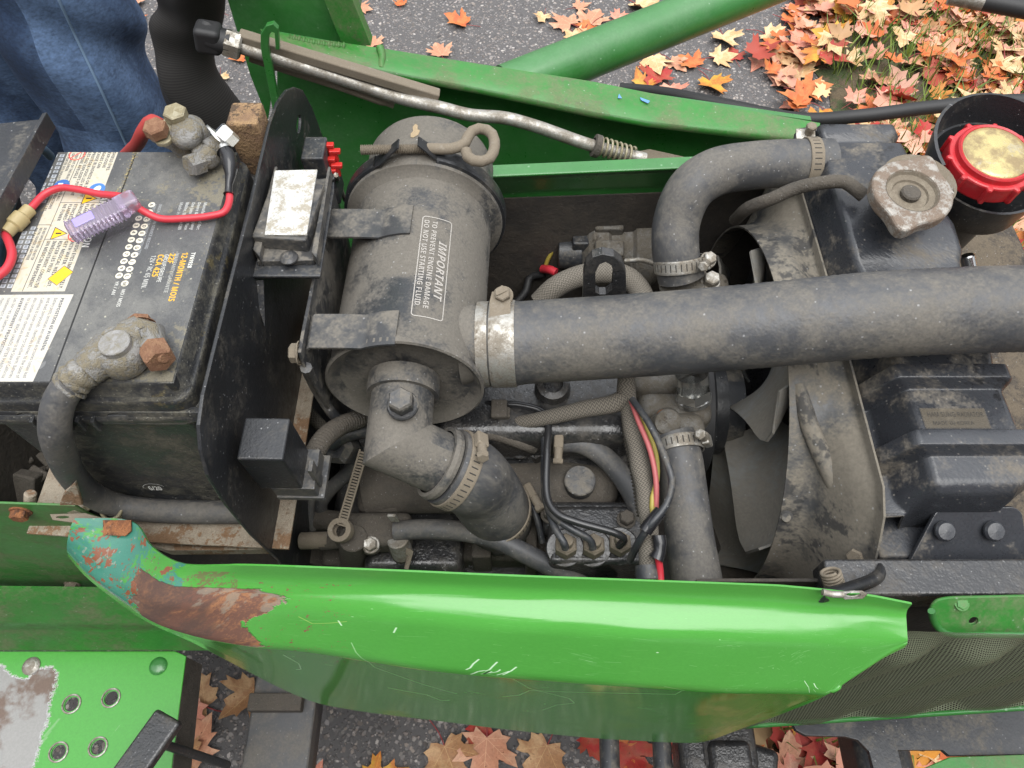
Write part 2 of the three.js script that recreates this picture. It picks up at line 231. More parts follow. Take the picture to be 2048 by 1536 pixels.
// ---------------------------------------------------------------- ground
function stoneTex(size, n, seed, tones, bg) {
  return canvasTex(size, size, (c) => {
    const r = rng(seed); c.fillStyle = bg; c.fillRect(0, 0, size, size);
    for (let i = 0; i < n; i++) {
      const x = r() * size, y = r() * size, s = (1.2 + 5.2 * r() ** 3) * size / 1024, t = tones[r() * tones.length | 0], k = .75 + .5 * r();
      c.fillStyle = `rgb(${t.map((v) => Math.min(255, v * k | 0)).join()})`;
      for (const dx of [-size, 0, size]) for (const dy of [-size, 0, size]) { if (x + dx < -9 || x + dx > size + 9 || y + dy < -9 || y + dy > size + 9) continue; c.beginPath(); const m = 6, a0 = r() * 6; for (let k2 = 0; k2 < m; k2++) { const a = a0 + k2 / m * 6.283, q = s * (.7 + .45 * Math.sin(i * 7.3 + k2 * 2.1) ** 2); c.lineTo(x + dx + Math.cos(a) * q, y + dy + Math.sin(a) * q); } c.fill(); }
    }
  });
}
const asphaltMap = stoneTex(1024, 26000, 11, [[106, 103, 102], [112, 108, 106], [94, 91, 90], [84, 82, 82], [122, 115, 111], [108, 101, 97], [136, 131, 127], [118, 110, 104]], '#525050');
const asphaltBump = stoneTex(1024, 26000, 11, [[120, 120, 120], [160, 160, 160], [200, 200, 200], [90, 90, 90]], '#101010'); asphaltBump.colorSpace = THREE.NoColorSpace;
{
  const g = new THREE.PlaneGeometry(300, 300, 1, 1); g.rotateX(-Math.PI / 2);
  for (const t of [asphaltMap, asphaltBump]) t.repeat.set(300 / .85, 300 / .85);
  structure('asphalt', g, new THREE.MeshPhysicalMaterial({ map: asphaltMap, bumpMap: asphaltBump, bumpScale: .003, roughness: .88 }));
}
const vergeEdge = (z) => .93 - (z + 2.03) * .25 + .05 * Math.sin(z * 7) + .03 * Math.sin(z * 17 + 1);
{ // the verge of turf and soil beside the drive
  const rows = []; for (let i = 0; i <= 120; i++) { const z = -14 + i * .15, x0 = vergeEdge(z), row = []; for (let j = 0; j <= 14; j++) { const d = j === 0 ? 0 : .02 + 24 * (j / 14) ** 3; row.push(V(x0 + d, .004 + .035 * (1 - Math.exp(-d * 9)) + .012 * (nz(0, x0 * 60 + d * 90, z * 90) - .5) * (j ? 1 : 0), z)); } rows.push(row); }
  const soil = grime({ base: [.05, .04, .026], dust: [.11, .08, .045], amount: .5, rough: .95, tile: .5, bump: .006, specks: 300, speck: [.2, .15, .09], stain: { color: [.035, .06, .018], at: .5 } });
  structure('grass_verge', sheet(rows, 0, { dir: V(0, 1, 0) }), soil);
}
// maple leaves: five-lobed blades, curled in five ways, each with its own stalk
const leafOutline = (() => { const half = [[0, -.02], [.1, -.1], [.2, -.16], [.24, -.08], [.4, -.06], [.33, .04], [.36, .13], [.52, .2], [.44, .24], [.5, .38], [.35, .36], [.27, .3], [.2, .3], [.22, .42], [.27, .56], [.15, .54], [.1, .66], [0, .84]]; const o = half.map(([x, y]) => [x, y]); for (let i = half.length - 2; i > 0; i--) o.push([-half[i][0], half[i][1]]); return o; })();
function leafGeo(k) {
  const r = rng(500 + k), jit = leafOutline.map(([x, y]) => [x * (.92 + .16 * r()), y * (.92 + .16 * r())]), n = jit.length, cx = 0, cy = .2, pos = [], uv = [], idx = [], curl = .2 + .8 * r(), twist = (r() - .5) * 1.3, fold = (r() - .35) * .8, ph = r() * 6;
  const put = (x, y) => { const d = Math.hypot(x, y - .15), h = curl * d * d * (.5 + .5 * Math.sin(3 * Math.atan2(y - .15, x) + ph)) + twist * x * (y - .15) + fold * Math.abs(x) * .5; pos.push(x, h, -(y - .2)); uv.push(x + .5, y + .1); };
  put(cx, cy); for (const f of [.35, .7, 1]) jit.forEach(([x, y]) => put(cx + (x - cx) * f, cy + (y - cy) * f));
  for (let i = 0; i < n; i++) { const j = (i + 1) % n; idx.push(0, 1 + i, 1 + j); for (let b = 0; b < 2; b++) { const A = 1 + b * n + i, B = 1 + b * n + j, C = A + n, D = B + n; idx.push(A, C, B, B, C, D); } }
  const g = new THREE.BufferGeometry(); g.setAttribute('position', new THREE.Float32BufferAttribute(pos, 3)); g.setAttribute('uv', new THREE.Float32BufferAttribute(uv, 2)); g.setIndex(idx); g.computeVertexNormals();
  let lo = 9; for (let i = 1; i < pos.length; i += 3) lo = Math.min(lo, pos[i]); g.translate(0, -lo, 0);
  const st = sweep([V(0, .0 - lo, .22), V(.03 * (r() - .5), .03 - lo, .45), V(.25 * (r() - .5), .01 - lo + .03 * r(), .8)], (t) => .014 - .004 * t, { rad: 5, seg: 5 });
  return { g, st };
}
const leafGeos = Array.from({ length: 7 }, (_, k) => leafGeo(k));
const leafKinds = { peach: [[.5, .28, .175], [.42, .19, .11]], tan: [[.42, .26, .13], [.3, .15, .065]], salmon: [[.52, .28, .2], [.48, .18, .12]], orange: [[.46, .09, .02], [.42, .15, .04]], red: [[.33, .022, .018], [.3, .06, .03]], yellow: [[.45, .25, .025], [.42, .14, .02]], pale: [[.55, .42, .24], [.5, .3, .14]], brown: [[.16, .085, .05], [.1, .05, .03]] };
const leafWord = { peach: 'peach coloured', tan: 'tan and speckled', salmon: 'salmon pink', orange: 'bright orange', red: 'deep red', yellow: 'yellow', pale: 'pale cream', brown: 'dark brown' };
const leafMat = {}; let lk = 0;
for (const [k, [a, b]] of Object.entries(leafKinds)) {
  const s = ++lk * 61, R = rng(s);
  const t = canvasTex(256, 256, (c) => {
    const id = c.createImageData(256, 256); for (let y = 0; y < 256; y++) for (let x = 0; x < 256; x++) { const n = sm(nz(0, x * 2 + s, y * 2) * .6 + nz(1, x + s, y) * .4, .38, .68), f = .8 + .4 * nz(2, x * 2, y * 2 + s), q = (y * 256 + x) * 4; for (let m = 0; m < 3; m++) id.data[q + m] = srgb(lerp(a[m], b[m], n) * f); id.data[q + 3] = 255; } c.putImageData(id, 0, 0);
    c.strokeStyle = `rgba(${srgb(a[0] * 1.25)},${srgb(a[1] * 1.35)},${srgb(a[2] * 1.3)},.75)`;
    const o = (x, y) => [(x + .5) * 256, (1 - (y + .1)) * 256], vein = (x, y, w) => { c.lineWidth = w; c.beginPath(); c.moveTo(...o(0, 0)); c.lineTo(...o(x, y)); c.stroke(); for (let q = .25; q < .95; q += .16) for (const d of [-1, 1]) { const bx = x * q, by = y * q, L = Math.hypot(x, y) * .22 * (1.1 - q), an = Math.atan2(y, x) + d * .75; c.lineWidth = w * .5; c.beginPath(); c.moveTo(...o(bx, by)); c.lineTo(...o(bx + Math.cos(an) * L, by + Math.sin(an) * L)); c.stroke(); } };
    vein(0, .8, 2.2); vein(.46, .36, 1.8); vein(-.46, .36, 1.8); vein(.36, -.04, 1.4); vein(-.36, -.04, 1.4);
    for (let i = 0; i < 14; i++) { c.fillStyle = `rgba(70,40,20,${.25 + .4 * R()})`; c.beginPath(); c.arc(R() * 256, R() * 256, .8 + 2.4 * R() ** 2, 0, 7); c.fill(); }
  });
  leafMat[k] = new THREE.MeshPhysicalMaterial({ map: t, roughness: .62, bumpMap: t, bumpScale: .0015, side: THREE.DoubleSide });
}
const stalkMat = plain([.22, .03, .03], .6);
let leafCount = 0;
function leaf(x, y, z, size, kind, yaw, tilt, roll, place) {
  const v = leafGeos[leafCount++ % 7], m = new THREE.Mesh(v.g, leafMat[kind]); m.name = numbered('maple_leaf'); m.position.set(x, y, z); m.rotation.set(tilt, yaw, roll, 'YXZ'); m.scale.setScalar(size); m.castShadow = m.receiveShadow = true;
  m.userData = place === 'asphalt' ? { label: leafWord[kind] + ' fallen maple leaf lying on bare asphalt', category: 'leaf', group: leafWord[kind] + ' leaves on the asphalt' } : { label: leafWord[kind] + ' fallen maple leaf among the leaves covering the grass verge', category: 'leaf', group: leafWord[kind] + ' leaves on the verge' };
  const s = new THREE.Mesh(v.st, stalkMat); s.name = 'stalk'; s.castShadow = s.receiveShadow = true; m.add(s); scene.add(m); return m;
}
{
  const R = rng(77);
  // leaves that can be picked out one by one on the asphalt: pixel, width in pixels, kind
  const list = [[265, 8, 44, 'peach'], [268, 40, 34, 'orange'], [920, 45, 48, 'orange'], [722, 18, 38, 'peach'], [746, 85, 42, 'peach'], [880, 106, 50, 'peach'], [432, 26, 32, 'orange'], [440, 158, 36, 'pale'], [480, 118, 30, 'orange'], [1085, 36, 34, 'pale'], [1131, 48, 58, 'peach'], [1184, 38, 62, 'peach'], [1240, 38, 44, 'salmon'], [1286, 12, 66, 'pale'], [1150, 72, 46, 'pale'], [1176, 58, 50, 'orange'], [1425, 172, 62, 'yellow'], [1310, 128, 62, 'pale'], [1350, 128, 48, 'peach'], [1382, 126, 54, 'orange'], [1312, 156, 66, 'red'], [1285, 172, 52, 'yellow'], [1345, 182, 54, 'salmon'], [1450, 80, 58, 'pale'], [1440, 118, 52, 'pale'], [1468, 112, 40, 'red'], [1545, 74, 58, 'pale'], [1571, 102, 48, 'peach'], [1575, 145, 60, 'peach'], [1160, 14, 34, 'peach'], [800, 8, 26, 'orange'], [1400, 40, 44, 'peach'],
    [392, 1404, 100, 'tan'], [372, 1432, 92, 'salmon'], [492, 1394, 92, 'tan'], [392, 1488, 100, 'peach'], [362, 1520, 90, 'tan'], [898, 1516, 110, 'tan'], [972, 1506, 120, 'peach'], [1084, 1512, 104, 'tan'], [965, 1460, 74, 'red'], [1182, 1486, 62, 'red'], [1266, 1512, 96, 'red'], [1246, 1500, 70, 'orange'], [760, 1560, 90, 'yellow'], [640, 1580, 90, 'salmon'], [1040, 1600, 100, 'orange']];
  for (const [px, py, w, k] of list) { const p = P(px, py, .004), t = p.distanceTo(EYE); leaf(p.x, .004 + .003 * R(), p.z, w * t / FOCAL * (py > 1300 ? .92 : 1.02), k, R() * 6.28, (R() - .5) * .12, (R() - .5) * .12, 'asphalt'); }
  const kinds = ['peach', 'salmon', 'pale', 'salmon', 'orange', 'red', 'yellow', 'tan', 'pale', 'peach', 'red', 'orange'];
  // leaves in front of the tractor, which its side mirrors
  for (let i = 0; i < 26; i++) { const x = -.5 + R() * 1.0, z = .02 + R() * .75; leaf(x, .004 + .004 * R(), z, .07 + .04 * R(), kinds[R() * 12 | 0], R() * 6.28, (R() - .5) * .2, (R() - .5) * .2, 'asphalt'); }
  const toPix = (p) => { const d = p.clone().sub(EYE), dep = -d.y * SP - d.z * CP, up = d.y * CP - d.z * SP; return [1024 + d.x / dep * FOCAL, 768 - up / dep * FOCAL]; };
  const inst = []; let picked = 0;
  for (let i = 0; i < 7600; i++) {
    const z = -3.7 + R() * 4.2, d = R() ** 1.15 * 2.6 - .16 * R(), x = vergeEdge(z) + d, bare = nz(3, x * 330 + 60, z * 330), size = (.055 + .055 * R()), kind = kinds[R() * 12 | 0], yaw = R() * 6.28, tilt = (R() - .5) * .5, roll = (R() - .5) * .5, y = (d < .02 ? .006 : .04) + .035 * R() ** 2, q = toPix(V(x, y, z));
    if (bare > .76 && R() < .7) continue;
    const seen = (q[0] > 1480 && q[0] < 2080 && q[1] > -25 && q[1] < 330) || (q[0] > 1330 && q[0] < 2080 && q[1] > 1400 && q[1] < 1560);
    if (seen && picked < 225) { picked++; leaf(x, y, z, size, kind, yaw, tilt, roll, 'verge'); } else inst.push([x, y, z, size, kind, yaw, tilt, roll]);
  }
  const lit = new THREE.InstancedMesh(leafGeos[2].g, new THREE.MeshPhysicalMaterial({ color: 0xffffff, roughness: .65, side: THREE.DoubleSide }), inst.length), m4 = new THREE.Matrix4(), e = new THREE.Euler(), qt = new THREE.Quaternion(), col = new THREE.Color();
  inst.forEach(([x, y, z, s, k, yaw, t, r], i) => { e.set(t, yaw, r, 'YXZ'); m4.compose(V(x, y, z), qt.setFromEuler(e), V(s, s, s)); lit.setMatrixAt(i, m4); const b = .85 + .5 * ((i * .618) % 1), q = (i * .377) % 1; lit.setColorAt(i, col.setRGB(...leafKinds[k][0].map((v, c) => lerp(v, leafKinds[k][1][c], q) * b))); });
  lit.name = 'leaf_litter'; lit.userData = { kind: 'stuff', label: 'mass of fallen maple leaves spread over the grass verge', category: 'leaves' }; lit.castShadow = lit.receiveShadow = true; scene.add(lit);
  // grass between the leaves
  const blade = new THREE.BufferGeometry(); blade.setAttribute('position', new THREE.Float32BufferAttribute([-.0022, 0, 0, .0022, 0, 0, -.0016, .028, .006, .0016, .028, .006, 0, .06, .026], 3)); blade.setAttribute('uv', new THREE.Float32BufferAttribute([0, 0, 1, 0, 0, .5, 1, .5, .5, 1], 2)); blade.setIndex([0, 1, 2, 2, 1, 3, 2, 3, 4]); blade.computeVertexNormals();
  const N = 34000, gr = new THREE.InstancedMesh(blade, new THREE.MeshPhysicalMaterial({ color: 0xffffff, roughness: .6, side: THREE.DoubleSide }), N);
  for (let i = 0; i < N; i++) { const z = -4 + R() * 4.6, d = R() * 2.2, x = vergeEdge(z) + .03 + d, s = .6 + .7 * R(); e.set((R() - .5) * 1.1, R() * 6.28, (R() - .5) * .8, 'YXZ'); m4.compose(V(x, .02 + .02 * Math.min(1, d * 8), z), qt.setFromEuler(e), V(s, s * (.7 + .6 * R()), s)); gr.setMatrixAt(i, m4); const g = R(); gr.setColorAt(i, col.setRGB(.08 + .12 * g, .16 + .1 * g, .025 + .03 * R())); }
  gr.name = 'grass'; gr.userData = { kind: 'stuff', label: 'short green grass growing between the fallen leaves', category: 'grass' }; gr.castShadow = gr.receiveShadow = true; scene.add(gr);
}

// ---------------------------------------------------------------- the tractor: body panels and frame
const tractor = thing('tractor', 'green compact tractor with its hood open over a dusty engine', 'tractor', V(-.3, 0, -.39));
const knots = (list, px) => { let i = 0; while (i < list.length - 2 && px > list[i + 1][0]) i++; const [a, b] = [list[i], list[i + 1]], t = (px - a[0]) / (b[0] - a[0]); return a.map((v, k) => lerp(v, b[k], t)); };
const atX = (f, X) => { let lo = -200, hi = 2400; for (let k = 0; k < 40; k++) { const m = (lo + hi) / 2; if (f(m).x < X) lo = m; else hi = m; } return f((lo + hi) / 2); };
function sidePaint() { // what the side panel's paint looks like: scuffs, scratches, the bare rusty end and the flaked blue-green tip
  const w = 2048, h = 1024, s = 300; let rnd = rng(9);
  const inRust = (u, v) => { const e = (nz(1, u * 1400, v * 500) - .5) * .03 + (nz(2, u * 2000, v * 500) - .5) * .016 + (nz(4, u * 2000, v * 600) - .5) * .006; const R = .247 + e * .9 - (v - .4) * .055 + .012 * Math.sin(v * 24), L = .088 + .07 * (v - .3) + e; return u > L && u < R && v > .2 + (.30 - u) * .35 - .05 + e && v < .64 + e * .3; };
  const map = canvasTex(w, h, (c) => {
    const id = c.createImageData(w, h);
    for (let y = 0; y < h; y++) for (let x = 0; x < w; x++) {
      const u = x / w, v = y / h, q = (y * w + x) * 4, n = nz(1, x * .7, y * .7), f = .94 + .12 * nz(4, x, y) , yy = y * lerp(.2, .85, sm(u, .1, .34));
      let r = .066, g = .27, bl = .045; 
      if (u < .135 + .05 * (n - .5) && v < .72) { const k = sm(nz(1, x * .9 + 40, yy * .9) * .7 + nz(4, x, yy) * .3, .36, .5); r = lerp(r, .05, k); g = lerp(g, .19, k); bl = lerp(bl, .14, k); const rs = sm(nz(2, x * .9, yy * .9 + 9) * .6 + nz(1, x * 2, yy * 2) * .4, .6, .64); r = lerp(r, .2, rs); g = lerp(g, .075, rs); bl = lerp(bl, .04, rs); const wh = sm(nz(2, x * 1.2 + 77, yy * 1.2), .72, .78); r = lerp(r, .25, wh * .6); g = lerp(g, .27, wh * .6); bl = lerp(bl, .22, wh * .6); }
      if (u > .1 && u < .26 && v > .05 && v < .27) { const k = sm(nz(1, x * .8 + 30, yy * .8) * .4 + nz(2, x, yy) * .3 + nz(4, x, yy) * .3 - (v > .22 || u > .22 ? .1 : 0), .5, .53) * .8; r = lerp(r, .13, k); g = lerp(g, .105, k); bl = lerp(bl, .055, k); }
      if (inRust(u, v)) { const k = nz(1, x * .9, yy * .9) * .4 + nz(2, x * .9, yy * .9) * .35 + nz(4, x, yy) * .25, o = sm(k, .42, .7), d = sm(nz(1, x * .7, yy * .7 + 99) * .7 + nz(4, x, yy) * .3, .48, .62), gy = sm(nz(1, x * .8 + 200, yy * .8), .6, .68); r = lerp(lerp(.12, .28, o), .06, d * .6); g = lerp(lerp(.056, .125, o), .04, d * .6); bl = lerp(lerp(.038, .056, o), .033, d * .6); r = lerp(r, .2, gy * .6); g = lerp(g, .18, gy * .6); bl = lerp(bl, .14, gy * .6); }
      else if (u > .06 && u < .32 && v > .12 && v < .7 && sm(nz(2, x * 1.1 + 11, yy * 1.1) * .5 + nz(4, x, yy) * .5, .68, .72) > .5) { r = .17; g = .085; bl = .05; }
      id.data[q] = srgb(r * f); id.data[q + 1] = srgb(g * f); id.data[q + 2] = srgb(bl * f); id.data[q + 3] = 255;
    }
    c.putImageData(id, 0, 0);
    const line = (pts, wd, a, col = '225,240,225') => { c.strokeStyle = `rgba(${col},${a})`; c.lineWidth = wd; c.lineCap = 'round'; c.beginPath(); pts.forEach(([u, v], i) => c[i ? 'lineTo' : 'moveTo'](u * w, v * h)); c.stroke(); };
    for (let i = 0; i < 26; i++) { const u = .3 + .66 * rnd(), v = .32 + .6 * rnd(), a = (rnd() - .5) * 1.2, n = 6 + 14 * rnd() | 0; for (let k = 0; k < n; k++) { const U = u + (rnd() - .5) * .03, W2 = v + (rnd() - .5) * .05, L = .004 + .016 * rnd(); line([[U, W2], [U + L * Math.cos(a), W2 + L * 1.6 * Math.sin(a)]], .5 + 1.6 * rnd() ** 2, .06 + .16 * rnd()); } }
    for (let i = 0; i < 900; i++) { const u = .25 + rnd() * .74, v = .3 + rnd() * .7, L = .003 + .02 * rnd() ** 3, a = (rnd() - .5) * .9; line([[u, v], [u + L * Math.cos(a), v + L * 1.6 * Math.sin(a)]], .6 + .7 * rnd(), .05 + .22 * rnd() ** 2); }
    for (let i = 0; i < 90; i++) { const v = .67 + .32 * rnd(), u = .3 + .6 * rnd(); line([[u, v], [u + .04 + .1 * rnd(), v + .01 * (rnd() - .5)]], .8, .05 + .07 * rnd()); }
    line([[.318, .5], [.324, .6], [.33, .68], [.36, .735], [.385, .77]], 1.3, .5); line([[.405, .56], [.412, .6], [.44, .7], [.47, .735], [.475, .76], [.462, .78], [.452, .82]], 1.3, .5);
    line([[.53, .59], [.545, .64], [.541, .675], [.5, .69], [.44, .71], [.433, .74], [.42, .76]], 1.4, .5); line([[.33, .79], [.36, .8], [.37, .83], [.377, .82]], 1.6, .55);
    for (const [u, v] of [[.403, .555], [.41, .56], [.416, .54], [.421, .545], [.425, .525], [.413, .51], [.4, .505]]) { const k = .6 + .8 * rnd(); line([[u - .004, v + .05 * k], [u + .001, v + .02], [u + .004 * k, v]], 1.6 + 2 * rnd(), .8); } line([[.408, .6], [.412, .56]], 3, .9, '40,45,40'); line([[.31, .405], [.312, .425]], 2.4, .75); line([[.35, .41], [.348, .432]], 2.4, .75);
    line([[.742, .52], [.757, .545], [.762, .585], [.765, .61]], 2.4, .8); line([[.77, .53], [.785, .555]], 4, .8); line([[.81, .6], [.82, .57], [.835, .565], [.832, .555]], 2.6, .8); line([[.773, .57], [.782, .6]], 2, .6);
    line([[.7, .8], [.712, .79], [.725, .8]], 2, .6); line([[.705, .82], [.71, .795]], 1.5, .6); line([[.255, .68], [.262, .72], [.258, .75], [.252, .755]], 2, .65);
    line([[.28, .4], [.29, .43], [.303, .42], [.316, .405]], 2, .5, '200,190,110'); for (let i = 0; i < 60; i++) { const u = .58 + .13 * rnd(), v = .56 + .06 * rnd(); line([[u, v], [u + .004 * rnd(), v - .02 * rnd()]], 1, .3 * rnd()); }
    for (const [u, v, a, b] of [[.415, .24, .016, .035], [.5, .27, .009, .02], [.62, .25, .007, .012], [.69, .3, .005, .012]]) { c.fillStyle = 'rgba(62,140,48,.35)'; c.beginPath(); c.ellipse(u * w, v * h, a * w * .5, b * h * .5, .3, 0, 7); c.fill(); }
    for (let i = 0; i < 46; i++) { c.fillStyle = `rgba(225,240,220,${.3 + .5 * rnd()})`; c.beginPath(); c.arc((.28 + rnd() * .7) * w, (.2 + rnd() * .78) * h, .6 + 1.5 * rnd() ** 3, 0, 7); c.fill(); }
  });
  const rough = dataTex(1024, 512, (x, y, c) => { const u = x / 1024, v = 1 - y / 512, rust = inRust(u, v); c[0] = rust ? .02 + .2 * nz(2, x, y) : .9; c[1] = rust ? .85 : clamp(.08 + .14 * sm(nz(1, x, y * 1.3), .5, .85) + .05 * nz(4, x, y), 0, 1); c[2] = 0; }, false);
  return new THREE.MeshPhysicalMaterial({ map, roughnessMap: rough, roughness: 1, bumpMap: rough, bumpScale: .0008 });
}
{ // near side panel
  const r0 = [[365, 1128, .85], [560, 1133, .858], [800, 1143, .86], [1024, 1153, .86], [1300, 1163, .86], [1550, 1172, .86], [1640, 1180, .86], [1740, 1192, .857], [1815, 1207, .852]];
  const r1 = [[355, 1152, .836], [560, 1162, .842], [800, 1167, .843], [1024, 1178, .843], [1300, 1191, .843], [1550, 1203, .843], [1740, 1213, .842], [1822, 1224, .84]];
  const r2 = [[330, 1198, .825], [500, 1210, .83], [651, 1219, .832], [920, 1246, .834], [1275, 1268, .835], [1488, 1275, .835], [1640, 1282, .833], [1816, 1281, .832]];
  const r3 = [[300, 1240, .8], [490, 1290, .8], [630, 1303, .798], [769, 1327, .796], [920, 1347, .794], [1020, 1354, .793], [1166, 1365, .792], [1420, 1383, .792], [1603, 1386, .792], [1900, 1388, .792]];
  const r4 = [[460, 1335], [583, 1395], [733, 1425], [870, 1441], [1020, 1460], [1155, 1474], [1330, 1485], [1500, 1487], [1900, 1490]];
  const st = [];
  st.push([P(150, 1036, .8), P(142, 1050, .798), P(135, 1078, .79), P(133, 1098, .778), P(136, 1112, .765)]);
  st.push([P(262, 1042, .8), P(256, 1060, .797), P(212, 1120, .79), P(178, 1147, .775), P(168, 1150, .76)]);
  st.push([P(302, 1092, .815), P(292, 1112, .81), P(262, 1165, .803), P(240, 1196, .785), P(230, 1200, .76)]);
  st.push([P(368, 1128, .842), P(356, 1150, .833), P(325, 1204, .82), P(300, 1240, .79), P(292, 1243, .745)]);
  st.push([P(450, 1131, .852), P(438, 1156, .84), P(412, 1212, .828), P(390, 1272, .796), P(382, 1284, .735)]);
  for (const X of [-.2, -.165, -.12, -.07, -.02, .03, .08, .13, .16, .19, .2, .212, .224, .236, .248, .26, .272, .285]) {
    const f = (r) => atX((px) => { const k = knots(r, px); return P(k[0], k[1], k[2]); }, X), a = f(r0), b = f(r1), c = f(r2), d = f(r3); let e = atX((px) => { const k = knots(r4, px); return PZ(k[0], k[1], d.z + .002); }, X);
    e.y = Math.min(e.y, d.y - .01); if (X > .185) { if (X < .23) e.y = Math.max(e.y, lerp(.488, .785, (X - .19) / .046)); else { d.lerp(c, Math.min(.93, (X - .236) / .05 + .02)); e = d.clone(); e.y -= .004; e.z += .001; } }
    st.push([a, b, c, d, e]);
  }
  const rounded = st.map((s) => { const out = [], ns = [2, 4, 5, 12], rad = [.01, .008, .006], nf = 4; let from = s[0]; for (let i = 1; i < 5; i++) { const b = s[i], last = i === 4; let p = b, q = b; if (!last) { const d1 = s[i - 1].clone().sub(b), d2 = s[i + 1].clone().sub(b), r = Math.min(rad[i - 1], d1.length() * .45, d2.length() * .45); p = b.clone().addScaledVector(d1.normalize(), r); q = b.clone().addScaledVector(d2.normalize(), r); } for (let k = 0; k < ns[i - 1]; k++) out.push(from.clone().lerp(p, k / ns[i - 1])); if (last) out.push(b.clone()); else for (let k = 0; k < nf; k++) { const t = k / nf; out.push(V(0, 0, 0).addScaledVector(p, (1 - t) ** 2).addScaledVector(b, 2 * t * (1 - t)).addScaledVector(q, t * t)); } from = q; } return out; });
  const lofted = loft(rounded, (st.length - 1) * 5); lofted.forEach((row, i) => row.forEach((p, j) => { if (i > 12 && j > 6) { const d = .00028 * (Math.sin(p.x * 37 + 2 * Math.sin(p.x * 13) + j * .35) * .5 + Math.sin(p.x * 71 + j * .8) * .3 + Math.exp(-(((p.x - .05) / .03) ** 2) - (((j - 19) / 3) ** 2)) * 1.2); p.z -= d; p.y -= d * .6; } }));
  const g = sheet(lofted, .0016, { unit: true, dir: V(0, 1, 0) }); { const uv = g.attributes.uv; for (let i = 0; i < uv.count; i++) uv.setY(i, 1 - uv.getY(i)); }
  const panel = part('side_panel', g, sidePaint(), tractor, 'green side panel with a bare rusty rear end and white scratches');
  // latch pin and wire clip near the front end of its lip
  part('latch_plate', plate([P(1676, 1186, .866), P(1726, 1183, .866), P(1736, 1190, .864), P(1726, 1198, .861), P(1690, 1200, .861)], .002, V(0, .6, 1), { holes: [{ c: P(1708, 1191, .8645), r: .006, r2: .0028 }] }), M.steel, panel);
  part('latch_pin', sweep([P(1645, 1184, .866), P(1668, 1189, .865), P(1686, 1189, .865)], .0024, { rad: 8 }), M.steel, panel);
  part('tab', plate([P(205, 1040, .803), P(262, 1040, .803), P(262, 1062, .801), P(250, 1072, .8), P(206, 1070, .8)], .0016, V(0, 1, .3)), M.rust, panel, 'rusty red mounting tab at the rear tip of the panel');
  // far side panel
  const far = []; for (const X of [-.12, 0, .1, .2, .32]) { const px = 1024 + X * FOCAL / .78, k = (px - 998) / 345; far.push([PZ(px, lerp(342, 323, k), -.618), P(px, lerp(353, 339, k), .812), P(px + 1, lerp(360, 345, k), .802), P(px - 2, lerp(388, 377, k), .768), P(px - 8, 520, .6), P(px - 9, 530, .45)].map((p) => { p.x = X; return p; })); }
  far.forEach((s) => { s[4].z = s[3].z - .012; s[4].y = .6; s[5].z = s[4].z; s[5].y = .42; s[0].y = .812; s[0].z = s[1].z - .018; });
  const fg = sheet(far.map((s) => filleted(s, [.004, .004, .004, .01])), .0016, { dir: V(0, 1, 1) });
  part('side_panel', fg, M.green, tractor, 'far green side panel seen across the engine');
  const fin = far.map((s) => [V(s[3].x, .764, s[3].z + .004), V(s[3].x, .7, s[3].z + .006), V(s[3].x, .42, s[3].z + .01)]);
  part('inner_panel', sheet(fin, .002, { dir: V(0, 0, 1) }), M.pit, tractor);
}
